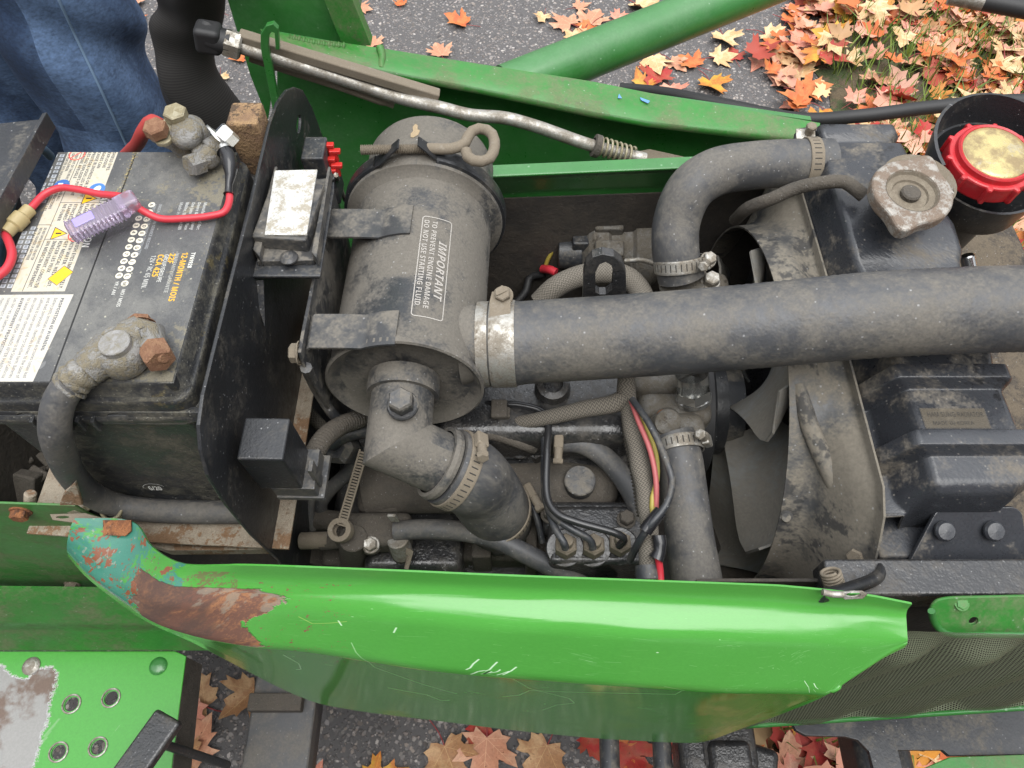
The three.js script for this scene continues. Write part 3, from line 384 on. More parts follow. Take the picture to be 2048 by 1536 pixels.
{ // cowl, step rail and foot platform on the left
  part('cowl_panel', plate([PZ(-160, 1003, -.262), PZ(0, 1007, -.262), PZ(150, 1012, -.262), PZ(180, 1030, -.262), PZ(215, 1045, -.262), PZ(330, 1190, -.262), PZ(-160, 1190, -.262)], .0022, V(0, 0, 1)), M.greenDirty, tractor, 'dusty green cowl panel below the battery');
  const c = tractor.children[tractor.children.length - 1];
  part('bolt', bolt(PZ(42, 1022, -.262), V(0, 0, 1), .013, .008), M.rust, c, 'rusty bolt on the green cowl');
  part('bolt', bolt(PZ(145, 1168, -.262), V(0, .2, 1), .012, .008), M.dustySteel, c);
  part('stud', cyl(P(60, 1006, .775), P(61, 985, .785), .005), M.rustTan, c);
  const coil = (a, b, r, turns, w) => { const ax = b.clone().sub(a), [u, v] = frame(ax), pts = []; for (let i = 0; i <= turns * 12; i++) { const t = i / (turns * 12), an = t * turns * 6.283; pts.push(a.clone().addScaledVector(ax, t).addScaledVector(u, Math.cos(an) * r).addScaledVector(v, Math.sin(an) * r)); } return sweep(pts, w, { rad: 6, seg: turns * 16 }); };
  M.coil = coil;
  part('spring', coil(P(165, 1004, .77), P(150, 1008, .765), .009, 5, .0017), M.brass, c);
  part('spring', coil(P(222, 1020, .77), P(230, 1030, .755), .008, 4, .0017), M.brass, c);
  part('hinge_lever', plate([P(98, 1028, .785), P(170, 1026, .785), P(205, 1036, .785), P(200, 1040, .784), P(150, 1046, .783), P(105, 1040, .783)], .003, V(0, 1, .3), { holes: [{ c: P(124, 1034, .785), r: .007, r2: .002 }] }), M.dustySteel, c);
  const rails = [-200, -60, 100, 250, 350, 430].map((px) => filleted([P(px, 1174 + (px > 0 ? px * .015 : 0), .605), P(px, 1182 + px * .01, .6), P(px, 1202 + px * .01, .585), P(px, 1248 + px * .008, .54), P(px + 2, 1258 + px * .008, .51), P(px + 4, 1301, .458)], [.003, .006, .006, .006]));
  part('step_rail', sheet(rails, .002, { dir: V(0, .5, 1) }), M.greenDirty, tractor, 'folded green step rail above the foot platform');
  // foot platform, worn to bare metal on its left
  const corner = [P(-260, 1303, .45), P(350, 1302, .45), P(372, 1312, .45), P(344, 1530, .45), P(336, 1620, .45), P(-260, 1620, .45)], holes = [[143, 1408], [222, 1396], [117, 1504], [196, 1494], [90, 1600], [170, 1590]].map(([x, y]) => ({ c: P(x, y, .45), r: .0088 }));
  const pg = plate(corner, .003, V(0, 1, 0), { holes }), U = P(0, 1536, .45), W = P(372, 1302, .45);
  const uv = pg.attributes.uv, pp = pg.attributes.position; for (let i = 0; i < uv.count; i++) uv.setXY(i, (pp.getX(i) + .72) / .4, (pp.getZ(i) + .24) / .4);
  const toUV = (px, py) => { const p = P(px, py, .45); return [(p.x + .72) / .4, (p.z + .24) / .4]; };
  const worn = [[-80, 1326], [0, 1330], [24, 1350], [40, 1357], [60, 1356], [78, 1336], [104, 1332], [112, 1340], [108, 1372], [100, 1405], [93, 1440], [84, 1470], [76, 1510], [60, 1545], [40, 1600], [-80, 1640], [-300, 1640], [-300, 1330]].map(([x, y]) => toUV(x, y));
  const inside = (u, v) => { let c2 = false; for (let i = 0, j = worn.length - 1; i < worn.length; j = i++) { const [xi, yi] = worn[i], [xj, yj] = worn[j]; if (yi > v !== yj > v && u < (xj - xi) * (v - yi) / (yj - yi) + xi) c2 = !c2; } return c2; };
  const S = 1024, bare = new Uint8Array(S * S); for (let y = 0; y < S; y++) for (let x = 0; x < S; x++) { const e = (nz(1, x, y) - .5) * .022 + (nz(4, x, y) - .5) * .018; bare[y * S + x] = inside(x / S + e, y / S + (nz(2, x + 50, y) - .5) * .02) ? 1 : 0; }
  const dil = (x, y, r) => { for (let a = -r; a <= r; a += r) for (let b = -r; b <= r; b += r) { const q = bare[clamp(y + a, 0, S - 1) * S + clamp(x + b, 0, S - 1)]; if (q !== bare[y * S + x]) return true; } return false; };
  const map = dataTex(S, S, (x, y, o) => { const n = nz(0, x, y), f = .9 + .2 * nz(4, x, y), i = bare[y * S + x], edge = nz(4, x * 1.3, y * 1.3) > .42 && dil(x, y, 3); if (i) { const r = sm(nz(1, x * .8, y * .8) * .5 + n * .5, .52, .68); o[0] = lerp(.24, .13, r) * f; o[1] = lerp(.235, .09, r) * f; o[2] = lerp(.225, .07, r) * f; if (edge) { o[0] = o[1] = o[2] = .36 * f; } } else { const sc = sm(nz(2, x * .4 + y * .25, y * .06), .74, .8) * .5; o[0] = lerp(.05, .2, sc) * f; o[1] = lerp(.27, .34, sc) * f; o[2] = lerp(.03, .17, sc) * f; if (edge) { o[0] = .28; o[1] = .34; o[2] = .26; } } });
  const ro = dataTex(512, 512, (x, y, o) => { const i = bare[(y * 2) * S + x * 2]; o[0] = (i ? .2 : .75) + .1 * nz(2, x, y); o[1] = i ? .5 : .28 + .1 * nz(4, x, y); o[2] = i ? .35 : 0; }, false);
  const pm = new THREE.MeshPhysicalMaterial({ map, roughnessMap: ro, bumpMap: ro, bumpScale: .0008, metalnessMap: ro, metalness: 1, roughness: 1 });
  const foot = part('foot_platform', pg, pm, tractor, 'green foot platform with round holes, worn to bare metal');
  part('platform_edge', plate([P(373, 1313, .449), P(345, 1530, .449), P(337, 1620, .449), V(P(337, 1620, .449).x + .004, .405, P(337, 1620, .449).z), V(P(373, 1313, .449).x + .004, .405, P(373, 1313, .449).z)], .002, V(1, 0, 0)), M.castBrown, foot);
  for (const h of holes.slice(0, 4)) part('hole_rim', lathe([[.0112, 0], [.0108, .0008], [.0094, .0009], [.0088, -.0006]], h.c.clone().add(V(0, .0003, 0)), V(0, 1, 0), { n: 28 }), M.steel, foot);
  for (const [x, y, m] of [[62, 1332, M.steel], [316, 1332, M.green]]) part('bolt', lathe([[0, .0032], [.006, .0028], [.009, .0014], [.0105, 0]].reverse(), P(x, y, .451), V(0, 1, 0), { n: 20, smooth: true }), m, foot);
  // pedal standing up past the platform's corner
  const ped = part('pedal', box(P(284, 1512, .54), [.034, .012, .085], { x: V(.9, .12, .42), y: V(0, 1, -.1), r: .004 }), M.oily, tractor, 'worn black pedal beside the foot platform');
  part('pedal_rod', cyl(P(318, 1486, .53), P(455, 1530, .36), .005, 12), M.blackClean, ped);
  // rusty plate and tray under the battery, dark bay behind it
  part('battery_tray', plate([V(-.44, .737, -.56), V(-.2, .737, -.56), V(-.2, .737, -.24), V(-.3, .737, -.245), V(-.44, .737, -.255)], .003, V(0, 1, 0)), M.rustTan, tractor, 'rust stained tray carrying the battery');
  const tr = tractor.children[tractor.children.length - 1];
  part('tray_lip', plate([PZ(128, 985, -.252), PZ(150, 966, -.252), PZ(165, 1010, -.25), PZ(118, 1012, -.25)], .003, V(0, 0, 1)), M.rustTan, tr);
  part('bracket_beam', plate([P(262, 1043, .725), P(480, 1043, .725), P(565, 1068, .725), P(548, 1099, .725), P(335, 1101, .725), P(300, 1088, .725)], .012, V(0, 1, 0)), M.rustTan, tractor, 'dirty tan bracket beam between battery and side panel');
  part('bracket_rail', plate([P(225, 1028, .73), P(505, 1024, .73), P(510, 1034, .73), P(230, 1042, .73)], .006, V(0, 1, .2)), M.rust, tractor);
}
{ // frame, axles, wheels and the dark mass of gearbox and sump below the engine
  const fr = part('frame_rail', [box(V(-.2, .42, -.56), [1.5, .12, .03]), box(V(-.2, .4, -.3), [1.5, .1, .03])], M.pit, tractor);
  part('bay_floor', plate([V(-.62, .5, -.62), V(.5, .5, -.62), V(.5, .5, -.19), V(-.2, .5, -.19), V(-.25, .5, -.28), V(-.62, .5, -.28)], .02, V(0, 1, 0)), M.pit, tractor);
  part('gearbox', box(V(-.75, .4, -.4), [.8, .2, .24], { r: .04 }), M.castBrown, tractor);
  part('rear_bulkhead', plate([V(-.5, .3, -.66), V(-.5, .8, -.66), V(-.5, .8, -.29), V(-.5, .3, -.29)], .004, V(1, 0, 0)), M.pit, tractor);
  const debris = [];
  { const R = rng(5); for (let i = 0; i < 26; i++) { const p = P(R() * 125, 885 + R() * 100, .68 - .08 * R()); debris.push(box(p, [.012 + .03 * R(), .006 + .02 * R(), .012 + .02 * R()], { x: V(R() - .5, R() - .5, R() - .5), y: V(0, 1, R()) })); } }
  part('grimy_bracket', [plate([P(-60, 930, .66), P(60, 930, .66), P(130, 985, .66), P(110, 1000, .66), P(-60, 1000, .66)], .02, V(0, 1, 0)), ...debris], M.castBrown, tractor);
  part('fuel_tank_top', [box(V(.52, .6, -.5), [.26, .16, .58], { r: .03 }), box(V(.47, .66, -.3), [.12, .05, .14], { r: .015 })], grime({ base: [.035, .03, .026], dust: [.11, .086, .058], amount: .42, soft: .12, rough: .9, tile: .2, bump: .0015 }), tractor, 'dirt covered tank in front of the radiator');
  const ax = part('front_axle', box(V(.47, .3, -.39), [.07, .08, .95], { r: .02 }), M.black, tractor);
  const wheel = (x, r, w, z) => { const n = part('wheel', lathe([[r * .55, -w / 2], [r * .9, -w / 2], [r, -w * .38], [r, w * .38], [r * .9, w / 2], [r * .55, w / 2]], V(x, r, z), V(0, 0, 1), { n: 48 }), M.rubber, tractor); part('rim', lathe([[0, -w * .3], [r * .56, -w * .42], [r * .56, w * .42], [0, w * .3]], V(x, r, z), V(0, 0, 1), { n: 40 }), plain([.5, .36, .02], .4), n); };
  wheel(.47, .27, .16, .16); wheel(.47, .27, .16, -.94); wheel(-1.42, .5, .3, .2); wheel(-1.42, .5, .3, -.98);
  part('rear_axle', cyl(V(-1.42, .5, .06), V(-1.42, .5, -.84), .09), M.black, tractor);
  // steel bars and rods seen below the side panel
  part('lift_arm', box(P(563, 1478, .3), [.085, .03, .22], { r: .004 }), M.hose, tractor, 'flat dark steel arm below the side panel');
  const la = tractor.children[tractor.children.length - 1]; part('arm_pad', box(P(553, 1406, .32), [.07, .02, .022], { r: .002 }), M.castBrown, la); part('arm_flange', box(P(618, 1470, .28), [.018, .05, .26]), M.black, la);
  part('drag_link', cyl(P(1218, 1470, .3), P(1222, 1600, .3), .013, 16), M.black, tractor);
  part('steering_rod', cyl(P(1322, 1465, .33), P(1330, 1600, .33), .012, 16), M.black, tractor);
  part('axle_knuckle', [box(P(1445, 1470, .34), [.07, .06, .09], { r: .012 }), box(P(1400, 1520, .33), [.06, .07, .06], { r: .014 }), box(P(1505, 1528, .33), [.05, .06, .04], { r: .01, x: V(1, 0, .3) }), box(P(1460, 1528, .37), [.05, .03, .05], { r: .008 })], M.oily, tractor);
}
{ // front: screen, bracket, bumper plate
  const grid = []; for (let i = 0; i <= 160; i++) { const row = []; for (let j = 0; j <= 30; j++) { const u = i / 160, v = j / 30; const x = lerp(.16, .62, u), top = lerp(.83, .79, u), bot = lerp(.5, .722, u), y = lerp(bot, top, v), q = (x - .25) - (y - .52) * .3, rid = .015 * Math.abs(Math.sin(q * Math.PI / .062)) * sm(1 - v, 0, .14); row.push(j ? V(x, y, -.148 + (.83 - y) * .06 + rid) : V(x, y - .002, -.121)); } grid.push(row); }
  const holes = new Uint8Array(64 * 64 * 4); for (let y = 0; y < 64; y++) for (let x = 0; x < 64; x++) { const d = Math.hypot((x % 32) - 16, ((y + (x >= 32 ? 16 : 0)) % 32) - 16), k = (y * 64 + x) * 4; holes[k] = 92; holes[k + 1] = 98; holes[k + 2] = 78; holes[k + 3] = d < 10.5 ? 0 : 255; }   // punched holes are open
  const mesh = new THREE.DataTexture(holes, 64, 64); mesh.colorSpace = THREE.SRGBColorSpace; mesh.wrapS = mesh.wrapT = THREE.RepeatWrapping; mesh.magFilter = THREE.LinearFilter; mesh.needsUpdate = true; mesh.repeat.set(1 / .0042, 1 / .0042);
  const sc = part('grille_screen', sheet(grid, 0, { dir: V(0, 0, 1) }), new THREE.MeshPhysicalMaterial({ map: mesh, alphaTest: .5, transparent: true, roughness: .6, side: THREE.DoubleSide }), tractor, 'ribbed fine mesh screen below the radiator');
  const rim = []; for (let i = 0; i <= 24; i++) { const x = lerp(.25, .62, i / 24), u = (x - .16) / .46; rim.push(V(x, lerp(.5, .722, u) - .002, -.148 + .026)); }
  part('screen_rim', sweep([V(.235, .56, -.13), V(.238, .525, -.124), ...rim], .0026, { rad: 8 }), M.green, sc);
  part('duct_floor', sheet(Array.from({ length: 13 }, (_, i) => { const x = lerp(.15, .63, i / 12), u = (x - .16) / .46, h = lerp(.5, .722, u); return [V(x, h - .006, -.124), V(x, h - .014, -.15), V(x, h - .02, -.2)]; }), .003, { dir: V(0, 1, 0) }), M.pit, tractor);
  part('duct_wall', plate([V(.15, .45, -.195), V(.66, .45, -.195), V(.66, .785, -.195), V(.15, .785, -.195)], .003, V(0, 0, 1)), M.pit, tractor);
  const gb = part('hood_catch_bracket', plate([P(1862, 1222, .81), P(1872, 1200, .815), P(1900, 1195, .817), P(2140, 1190, .817), P(2140, 1266, .79), P(1895, 1266, .79), P(1872, 1252, .795)], .0025, V(0, 1, .5), { holes: [{ c: P(1948, 1243, .8), r: .0045 }], round: .006 }), M.greenDirty, tractor, 'scuffed green bracket with a round hole above the screen');
  part('bracket_edge', sweep([P(1863, 1222, .812), P(1870, 1248, .797), P(1893, 1267, .79), P(1960, 1269, .789), P(2140, 1270, .789)], .0028, { rad: 8 }), M.green, gb);
  part('bolt', bolt(P(1924, 1207, .8125), V(0, 1, .4), .008, .0016), M.greenDirty, gb);
  part('frame_bar', [box(P(1890, 1165, .79).add(V(.08, 0, 0)), [.36, .03, .03], { r: .003 }), box(P(1865, 1185, .775), [.06, .012, .02], { x: V(1, .15, 0) })], M.oily, tractor);
  part('stay', sweep([P(1640, 1192, .85), P(1690, 1180, .84), P(1760, 1150, .81), P(1764, 1130, .8)], .005, { rad: 8, flat: .5 }), M.blackClean, tractor);
  part('spring', M.coil(P(1660, 1142, .825), P(1672, 1178, .815), .0068, 6, .0014), M.dustySteel, tractor);
  const bp = part('bumper_plate', plate([P(1583, 1441, .46), P(1990, 1400, .46), P(2150, 1390, .46), P(2150, 1508, .46), P(1900, 1512, .46), P(1886, 1500, .46), P(1796, 1500, .46), P(1822, 1600, .46), P(1764, 1600, .46), P(1738, 1502, .46), P(1716, 1480, .46), P(1690, 1473, .46), P(1612, 1471, .46), P(1592, 1460, .46)], .008, V(0, 1, 0)), M.black, tractor, 'black bumper plate with cut-outs below the screen');
  part('green_tab', plate([P(1900, 1514, .47), P(2140, 1506, .47), P(2140, 1580, .47), P(1890, 1580, .47), P(1840, 1540, .47)], .004, V(0, 1, 0)), M.greenDirty, bp);
}

// ---------------------------------------------------------------- the tractor: engine bay
function hoseClamp(parent, c, axis, R, w, toward, mat, label) { // worm-drive clamp: band, housing and screw; slots cut into the band
  const A = axis.clone().normalize(), [u, v] = frame(A, toward), g = [lathe([[R, -w / 2], [R + .0013, -w / 2], [R + .0016, -w * .4], [R + .0016, w * .4], [R + .0013, w / 2], [R, w / 2]], c, A, { n: 40, up: toward })];
  const h = c.clone().addScaledVector(u, R + .005), t = v;
  g.push(box(h, [.016, .008, w * .95], { x: t, y: u, r: .002 }), cyl(h.clone().addScaledVector(t, .006), h.clone().addScaledVector(t, .02), .0042, 14), lathe([[0, .005], [.0042, .005], [.0055, .004], [.0055, 0], [0, 0]].reverse(), h.clone().addScaledVector(t, .018), t, { n: 6, hex: true }));
  const m = part('hose_clamp', g, mat ?? M.dustySteel, parent, label), s = [];
  for (let i = 0; i < 26; i++) { const a = .4 + i * .0052 / R; if (a > 2.6) break; for (const sg of [1, -1]) { const n = u.clone().multiplyScalar(Math.cos(a)).addScaledVector(v, sg * Math.sin(a)), tg = u.clone().multiplyScalar(-Math.sin(a)).addScaledVector(v, sg * Math.cos(a)); s.push(box(c.clone().addScaledVector(n, R + .00135), [.0011, .0008, w * .55], { x: tg, y: n, seg: 1, r: .0002 })); } }
  part('clamp_slots', s, M.slot, parent);
  return m;
}
function decal(fn, nu, nv, w, h, draw, o = {}) { const grid = Array.from({ length: nu + 1 }, (_, i) => Array.from({ length: nv + 1 }, (_, j) => fn(i / nu, j / nv))); const g = sheet(grid, 0, { unit: true, dir: o.dir }); return [g, new THREE.MeshPhysicalMaterial({ map: canvasTex(w, h, draw), transparent: true, roughness: o.rough ?? .6, side: THREE.DoubleSide })]; }
{ // firewall plate with its shelf, relay and fuses
  const X = -.215, f = (px, py) => PX(px, py, X);
  const pts = [f(590, 174), f(574, 180), f(556, 205), f(540, 250), f(505, 400), f(440, 660), f(408, 790), f(400, 850), f(404, 900), f(418, 950), f(455, 1010), f(505, 1070), f(560, 1122), f(600, 1200), V(X, .45, -.3), V(X, .45, -.7), V(X, .72, -.7), f(652, 290), f(625, 215), f(606, 180)];
  const fw = part('firewall', plate(pts, .003, V(1, 0, 0), { holes: [{ c: f(598, 248), r: .012, r2: .006 }], cs: 10 }), M.blackClean, tractor, 'black firewall plate standing between battery and engine');
  const h = .905, sf = (px, py) => P(px, py, h);
  part('shelf', [plate([sf(528, 384), sf(668, 364), sf(668, 380), sf(640, 553), sf(494, 553)], .002, V(0, 1, 0)), plate([sf(494, 553), sf(640, 553), P(640, 558, .898), P(494, 558, .898)], .002, V(0, 0, 1)), plate([P(498, 562, .897), P(527, 560, .897), PX(530, 655, X + .003)], .002, V(.2, 0, 1))], M.black, fw);
  const cb = part('control_module', [plate([sf(543, 378), sf(655, 366), sf(630, 530), sf(518, 532)].map((p) => p.add(V(0, .006, 0))), .006, V(0, 1, 0)), box(sf(588, 452).add(V(0, .012, 0)), [.046, .016, .066], { r: .002, x: V(1, 0, .1) }), plate([sf(557, 356), sf(562, 356), sf(528, 536), sf(515, 520)].map((p) => p.add(V(0, .014, 0))), .012, V(0, 1, 0)), plate([sf(662, 356), sf(667, 357), sf(640, 538), sf(630, 526)].map((p) => p.add(V(0, .014, 0))), .012, V(0, 1, 0))], M.blackDusty, fw, 'small module with a worn silver lid on the firewall shelf');
  const lidm = grime({ base: [.62, .62, .6], dust: [.3, .26, .19], amount: .36, soft: .1, rough: .35, dustRough: .7, metal: .35, tile: .05, bump: .0003, specks: 30 });
  part('module_lid', plate([sf(562, 378), sf(645, 376), sf(625, 505), sf(543, 505)].map((p) => p.add(V(0, .022, 0))), .002, V(0, 1, 0), { bevel: .0004 }), lidm, fw, 'scuffed silver lid of the module');
  part('bolt', lathe([[0, .003], [.004, .003], [.0075, .001], [.0078, 0]].reverse(), sf(582, 527).add(V(0, .007, 0)), V(0, 1, 0), { n: 18 }), M.blackDusty, fw);
  // relay on the near lower edge
  const ax = V(1, 0, .02), a = P(468, 836, .885), b = P(560, 833, .885), c = P(548, 921, .885), d = P(455, 921, .885), ctr = a.clone().add(b).add(c).add(d).multiplyScalar(.25);
  const yv = V(-.25, 1, .06).normalize(), dn = (k) => ctr.clone().addScaledVector(yv, -k);
  const rl = part('relay', box(dn(.031), [.035, .062, .035], { x: ax, y: yv, r: .002 }), M.blackClean, fw, 'black relay box hanging from the firewall');
  part('relay_socket', [box(dn(.07), [.0355, .018, .0355], { x: ax, y: yv, r: .001 }), box(dn(.081), [.04, .006, .039], { x: ax, y: yv, r: .001 }), box(dn(.058).add(V(.0205, 0, .006)), [.004, .036, .01], { x: ax, y: yv, r: .001 })], M.blackDusty, fw);
  // fuse block with four red fuses
  const fp = PX(634, 318, X + .02); part('fuse_block', [box(fp, [.022, .03, .032], { r: .002 }), box(fp.clone().add(V(.002, -.03, 0)), [.03, .036, .03], { r: .002 })], M.black, fw);
  [[655, 300], [668, 312], [658, 328], [672, 340], [660, 350]].forEach(([x, y]) => { const p = P(x, y, fp.y + .004 - (y - 300) * .0004); part('fuse', [box(p, [.008, .014, .005], { r: .0008 }), box(p.clone().add(V(.002, .006, 0)), [.011, .004, .006], { r: .0008 })], plain([.6, .035, .03], .25, 0, { transmission: .25, thickness: .004, ior: 1.45 }), fw); });
  part('wire', sweep([PX(672, 350, -.17), P(680, 372, .8), P(690, 400, .76)], .0025, { rad: 6 }), M.steel, fw);
  part('conduit', sweep([P(604, 945, .80), P(622, 920, .80), P(645, 880, .79), P(680, 852, .77), P(720, 838, .75)], (t) => .0085 + .0008 * Math.sin(t * 170), { rad: 12, seg: 150 }), M.castBrown, tractor, 'ribbed dusty conduit leading to the relay');
}
// air cleaner
const acO = P(810, 775, .824), acD = V(.03, 0, -1).normalize(), acS = (s) => acO.clone().addScaledVector(acD, s), acAt = (s, a, r) => acS(s).add(V(Math.sin(a) * r, Math.cos(a) * r, 0));
let airCleaner;
{
  M.can = grime({ base: [.036, .038, .041], dust: [.14, .126, .105], amount: .46, soft: .12, coarse: .42, rough: .36, dustRough: .85, tile: .21, bump: .0004, specks: 120 });
  airCleaner = part('air_cleaner', lathe([[0, .009], [.058, .009], [.064, .005], [.0675, 0], [.0695, .001], [.0695, .005], [.0672, .009], [.0672, .19], [.0715, .194], [.0775, .196], [.0785, .199], [.0785, .206]], acO, acD, { n: 72, up: V(0, 1, 0), smooth: true, crease: .8 }), M.can, tractor, 'dusty black air cleaner canister with a printed warning');
  part('lid', lathe([[.077, .206], [.079, .208], [.079, .216], [.0735, .221], [.068, .226], [.0665, .232], [.066, .275], [.063, .282], [.05, .286], [0, .287]], acO, acD, { n: 64, up: V(0, 1, 0), smooth: true, crease: .7 }), M.can, airCleaner, 'black lid of the air cleaner');
  part('clamp_band', [lathe([[.0785, .199], [.0812, .2], [.082, .203], [.082, .213], [.0812, .216], [.0785, .217]], acO, acD, { n: 64, up: V(0, 1, 0), a0: .22, a1: Math.PI * 2 - .55 }), ...[[785, 300], [850, 297]].map(([x, y], i) => { const p = P(x, y, .912), q = acAt(.208, i ? .22 : -.55, .081); return sheet([[-.008, .008].map((w) => q.clone().add(V(0, 0, w))), [-.008, .008].map((w) => q.clone().lerp(p, .5).add(V(i ? .004 : -.004, -.004, w))), [-.008, .008].map((w) => p.clone().add(V(0, .002, w * .8))), [-.006, .006].map((w) => p.clone().add(V(i ? -.006 : .006, .008, w)))], .0014); })], M.blackClean, airCleaner, 'sheet metal clamp band round the lid');
  const b0 = P(722, 300, .908), b1 = P(800, 299, .909), b2 = P(930, 296, .91);
  const thr = sweep([b0, P(862, 297, .909)], (t) => .0042 + .0007 * Math.sin(t * 250), { curve: true, seg: 480, rad: 10 });
  part('clamp_screw', [thr, sweep([P(850, 297, .909), P(905, 297, .909), P(928, 288, .909), P(942, 264, .91), P(963, 257, .91), P(984, 268, .91), P(988, 300, .909), P(975, 320, .908), P(950, 322, .908), P(934, 312, .908), P(932, 302, .908)], .0052, { rad: 12 })], M.dustySteel, airCleaner, 'threaded screw with a looped wire handle');
  for (const [s0, s1] of [[.118, .152], [-.002, .032]]) { // mounting straps
    const g = []; for (const s of [s0, s1]) { const row = []; const c = acS(s); row.push(V(-.169, .868, c.z), V(-.1685, .884, c.z), V(-.164, .8885, c.z), V(-.14, .8885, c.z)); for (let a = -.42; a <= .02; a += .07) row.push(acAt(s, a, .0695)); g.push(row); }
    part('strap', sheet(loft([g[0], g[0].map((p, i) => p.clone().lerp(g[1][i], .5)), g[1]], 4), .0022, { dir: V(0, 1, 0) }), M.blackDusty, airCleaner, 'flat black mounting strap over the canister');
  }
  const bx = -.168, bf = (px, py) => PX(px, py, bx);
  part('mounting_bracket', [plate([bf(667, 372), bf(640, 510), bf(610, 660), bf(602, 705), bf(612, 735), V(bx, .76, -.36), V(bx, .74, -.4), V(bx, .74, -.5), V(bx, .8, -.54)], .003, V(1, 0, 0)), sweep([bf(612, 735), P(640, 790, .8), P(672, 835, .77), P(700, 850, .75)], .005, { rad: 8 })], M.blackDusty, airCleaner);
  part('bolt', bolt(bf(603, 695).add(V(-.003, -.008, 0)), V(-1, 0, 0), .014, .008), M.dustySteel, airCleaner);
  const txt = decal((u, v) => acAt(lerp(.142, .028, u), lerp(.13, .56, v), .0676), 12, 10, 1024, 280, (c, w, h) => {
    c.clearRect(0, 0, w, h); c.strokeStyle = c.fillStyle = 'rgba(176,172,164,.72)'; c.lineWidth = 9; c.beginPath(); c.roundRect(10, 10, w - 20, h - 20, 26); c.stroke();
    c.font = 'italic bold 100px sans-serif'; c.textAlign = 'center'; c.fillText('IMPORTANT', w * .52, 108); c.font = 'bold 62px sans-serif'; c.textAlign = 'left'; c.fillText('TO PREVENT ENGINE DAMAGE', 46, 184, 920); c.fillText('DO NOT USE STARTING FLUID', 46, 254, 920);
    c.globalCompositeOperation = 'destination-out'; const R = rng(4); for (let i = 0; i < 900; i++) { c.fillStyle = `rgba(0,0,0,${.5 * R()})`; c.beginPath(); c.arc(R() * w, R() * h, 1 + 4 * R() ** 3, 0, 7); c.fill(); }
  }, { dir: V(0, 1, 0) });
  part('warning_print', txt[0], txt[1], airCleaner, 'white printed warning in a rounded frame');
  // worn sticker patch on the lid
  const st = decal((u, v) => acAt(.236 + .042 * u, -.28 + .3 * v, .0669), 6, 6, 128, 128, (c, w, h) => { c.clearRect(0, 0, w, h); c.fillStyle = 'rgb(150,132,104)'; c.beginPath(); [[30, 70], [42, 40], [60, 32], [66, 50], [84, 52], [92, 70], [80, 84], [60, 78], [50, 92], [34, 88]].forEach(([x, y], i) => c[i ? 'lineTo' : 'moveTo'](x, y)); c.fill(); const R = rng(3); for (let i = 0; i < 200; i++) { c.fillStyle = `rgba(${R() < .5 ? '90,75,55' : '190,175,150'},.3)`; c.fillRect(30 + R() * 60, 32 + R() * 58, 2, 2); } }, { dir: V(0, 1, 0) });
  part('sticker_remnant', st[0], st[1], airCleaner);
  // outlet stub on the right
  part('outlet_stub', lathe([[.037, .01], [.036, .016], [.0345, .022], [.034, .06]], V(acO.x + .04, .834, P(985, 686, .835).z), V(1, .06, .02), { n: 40, smooth: true }), M.can, airCleaner);
}
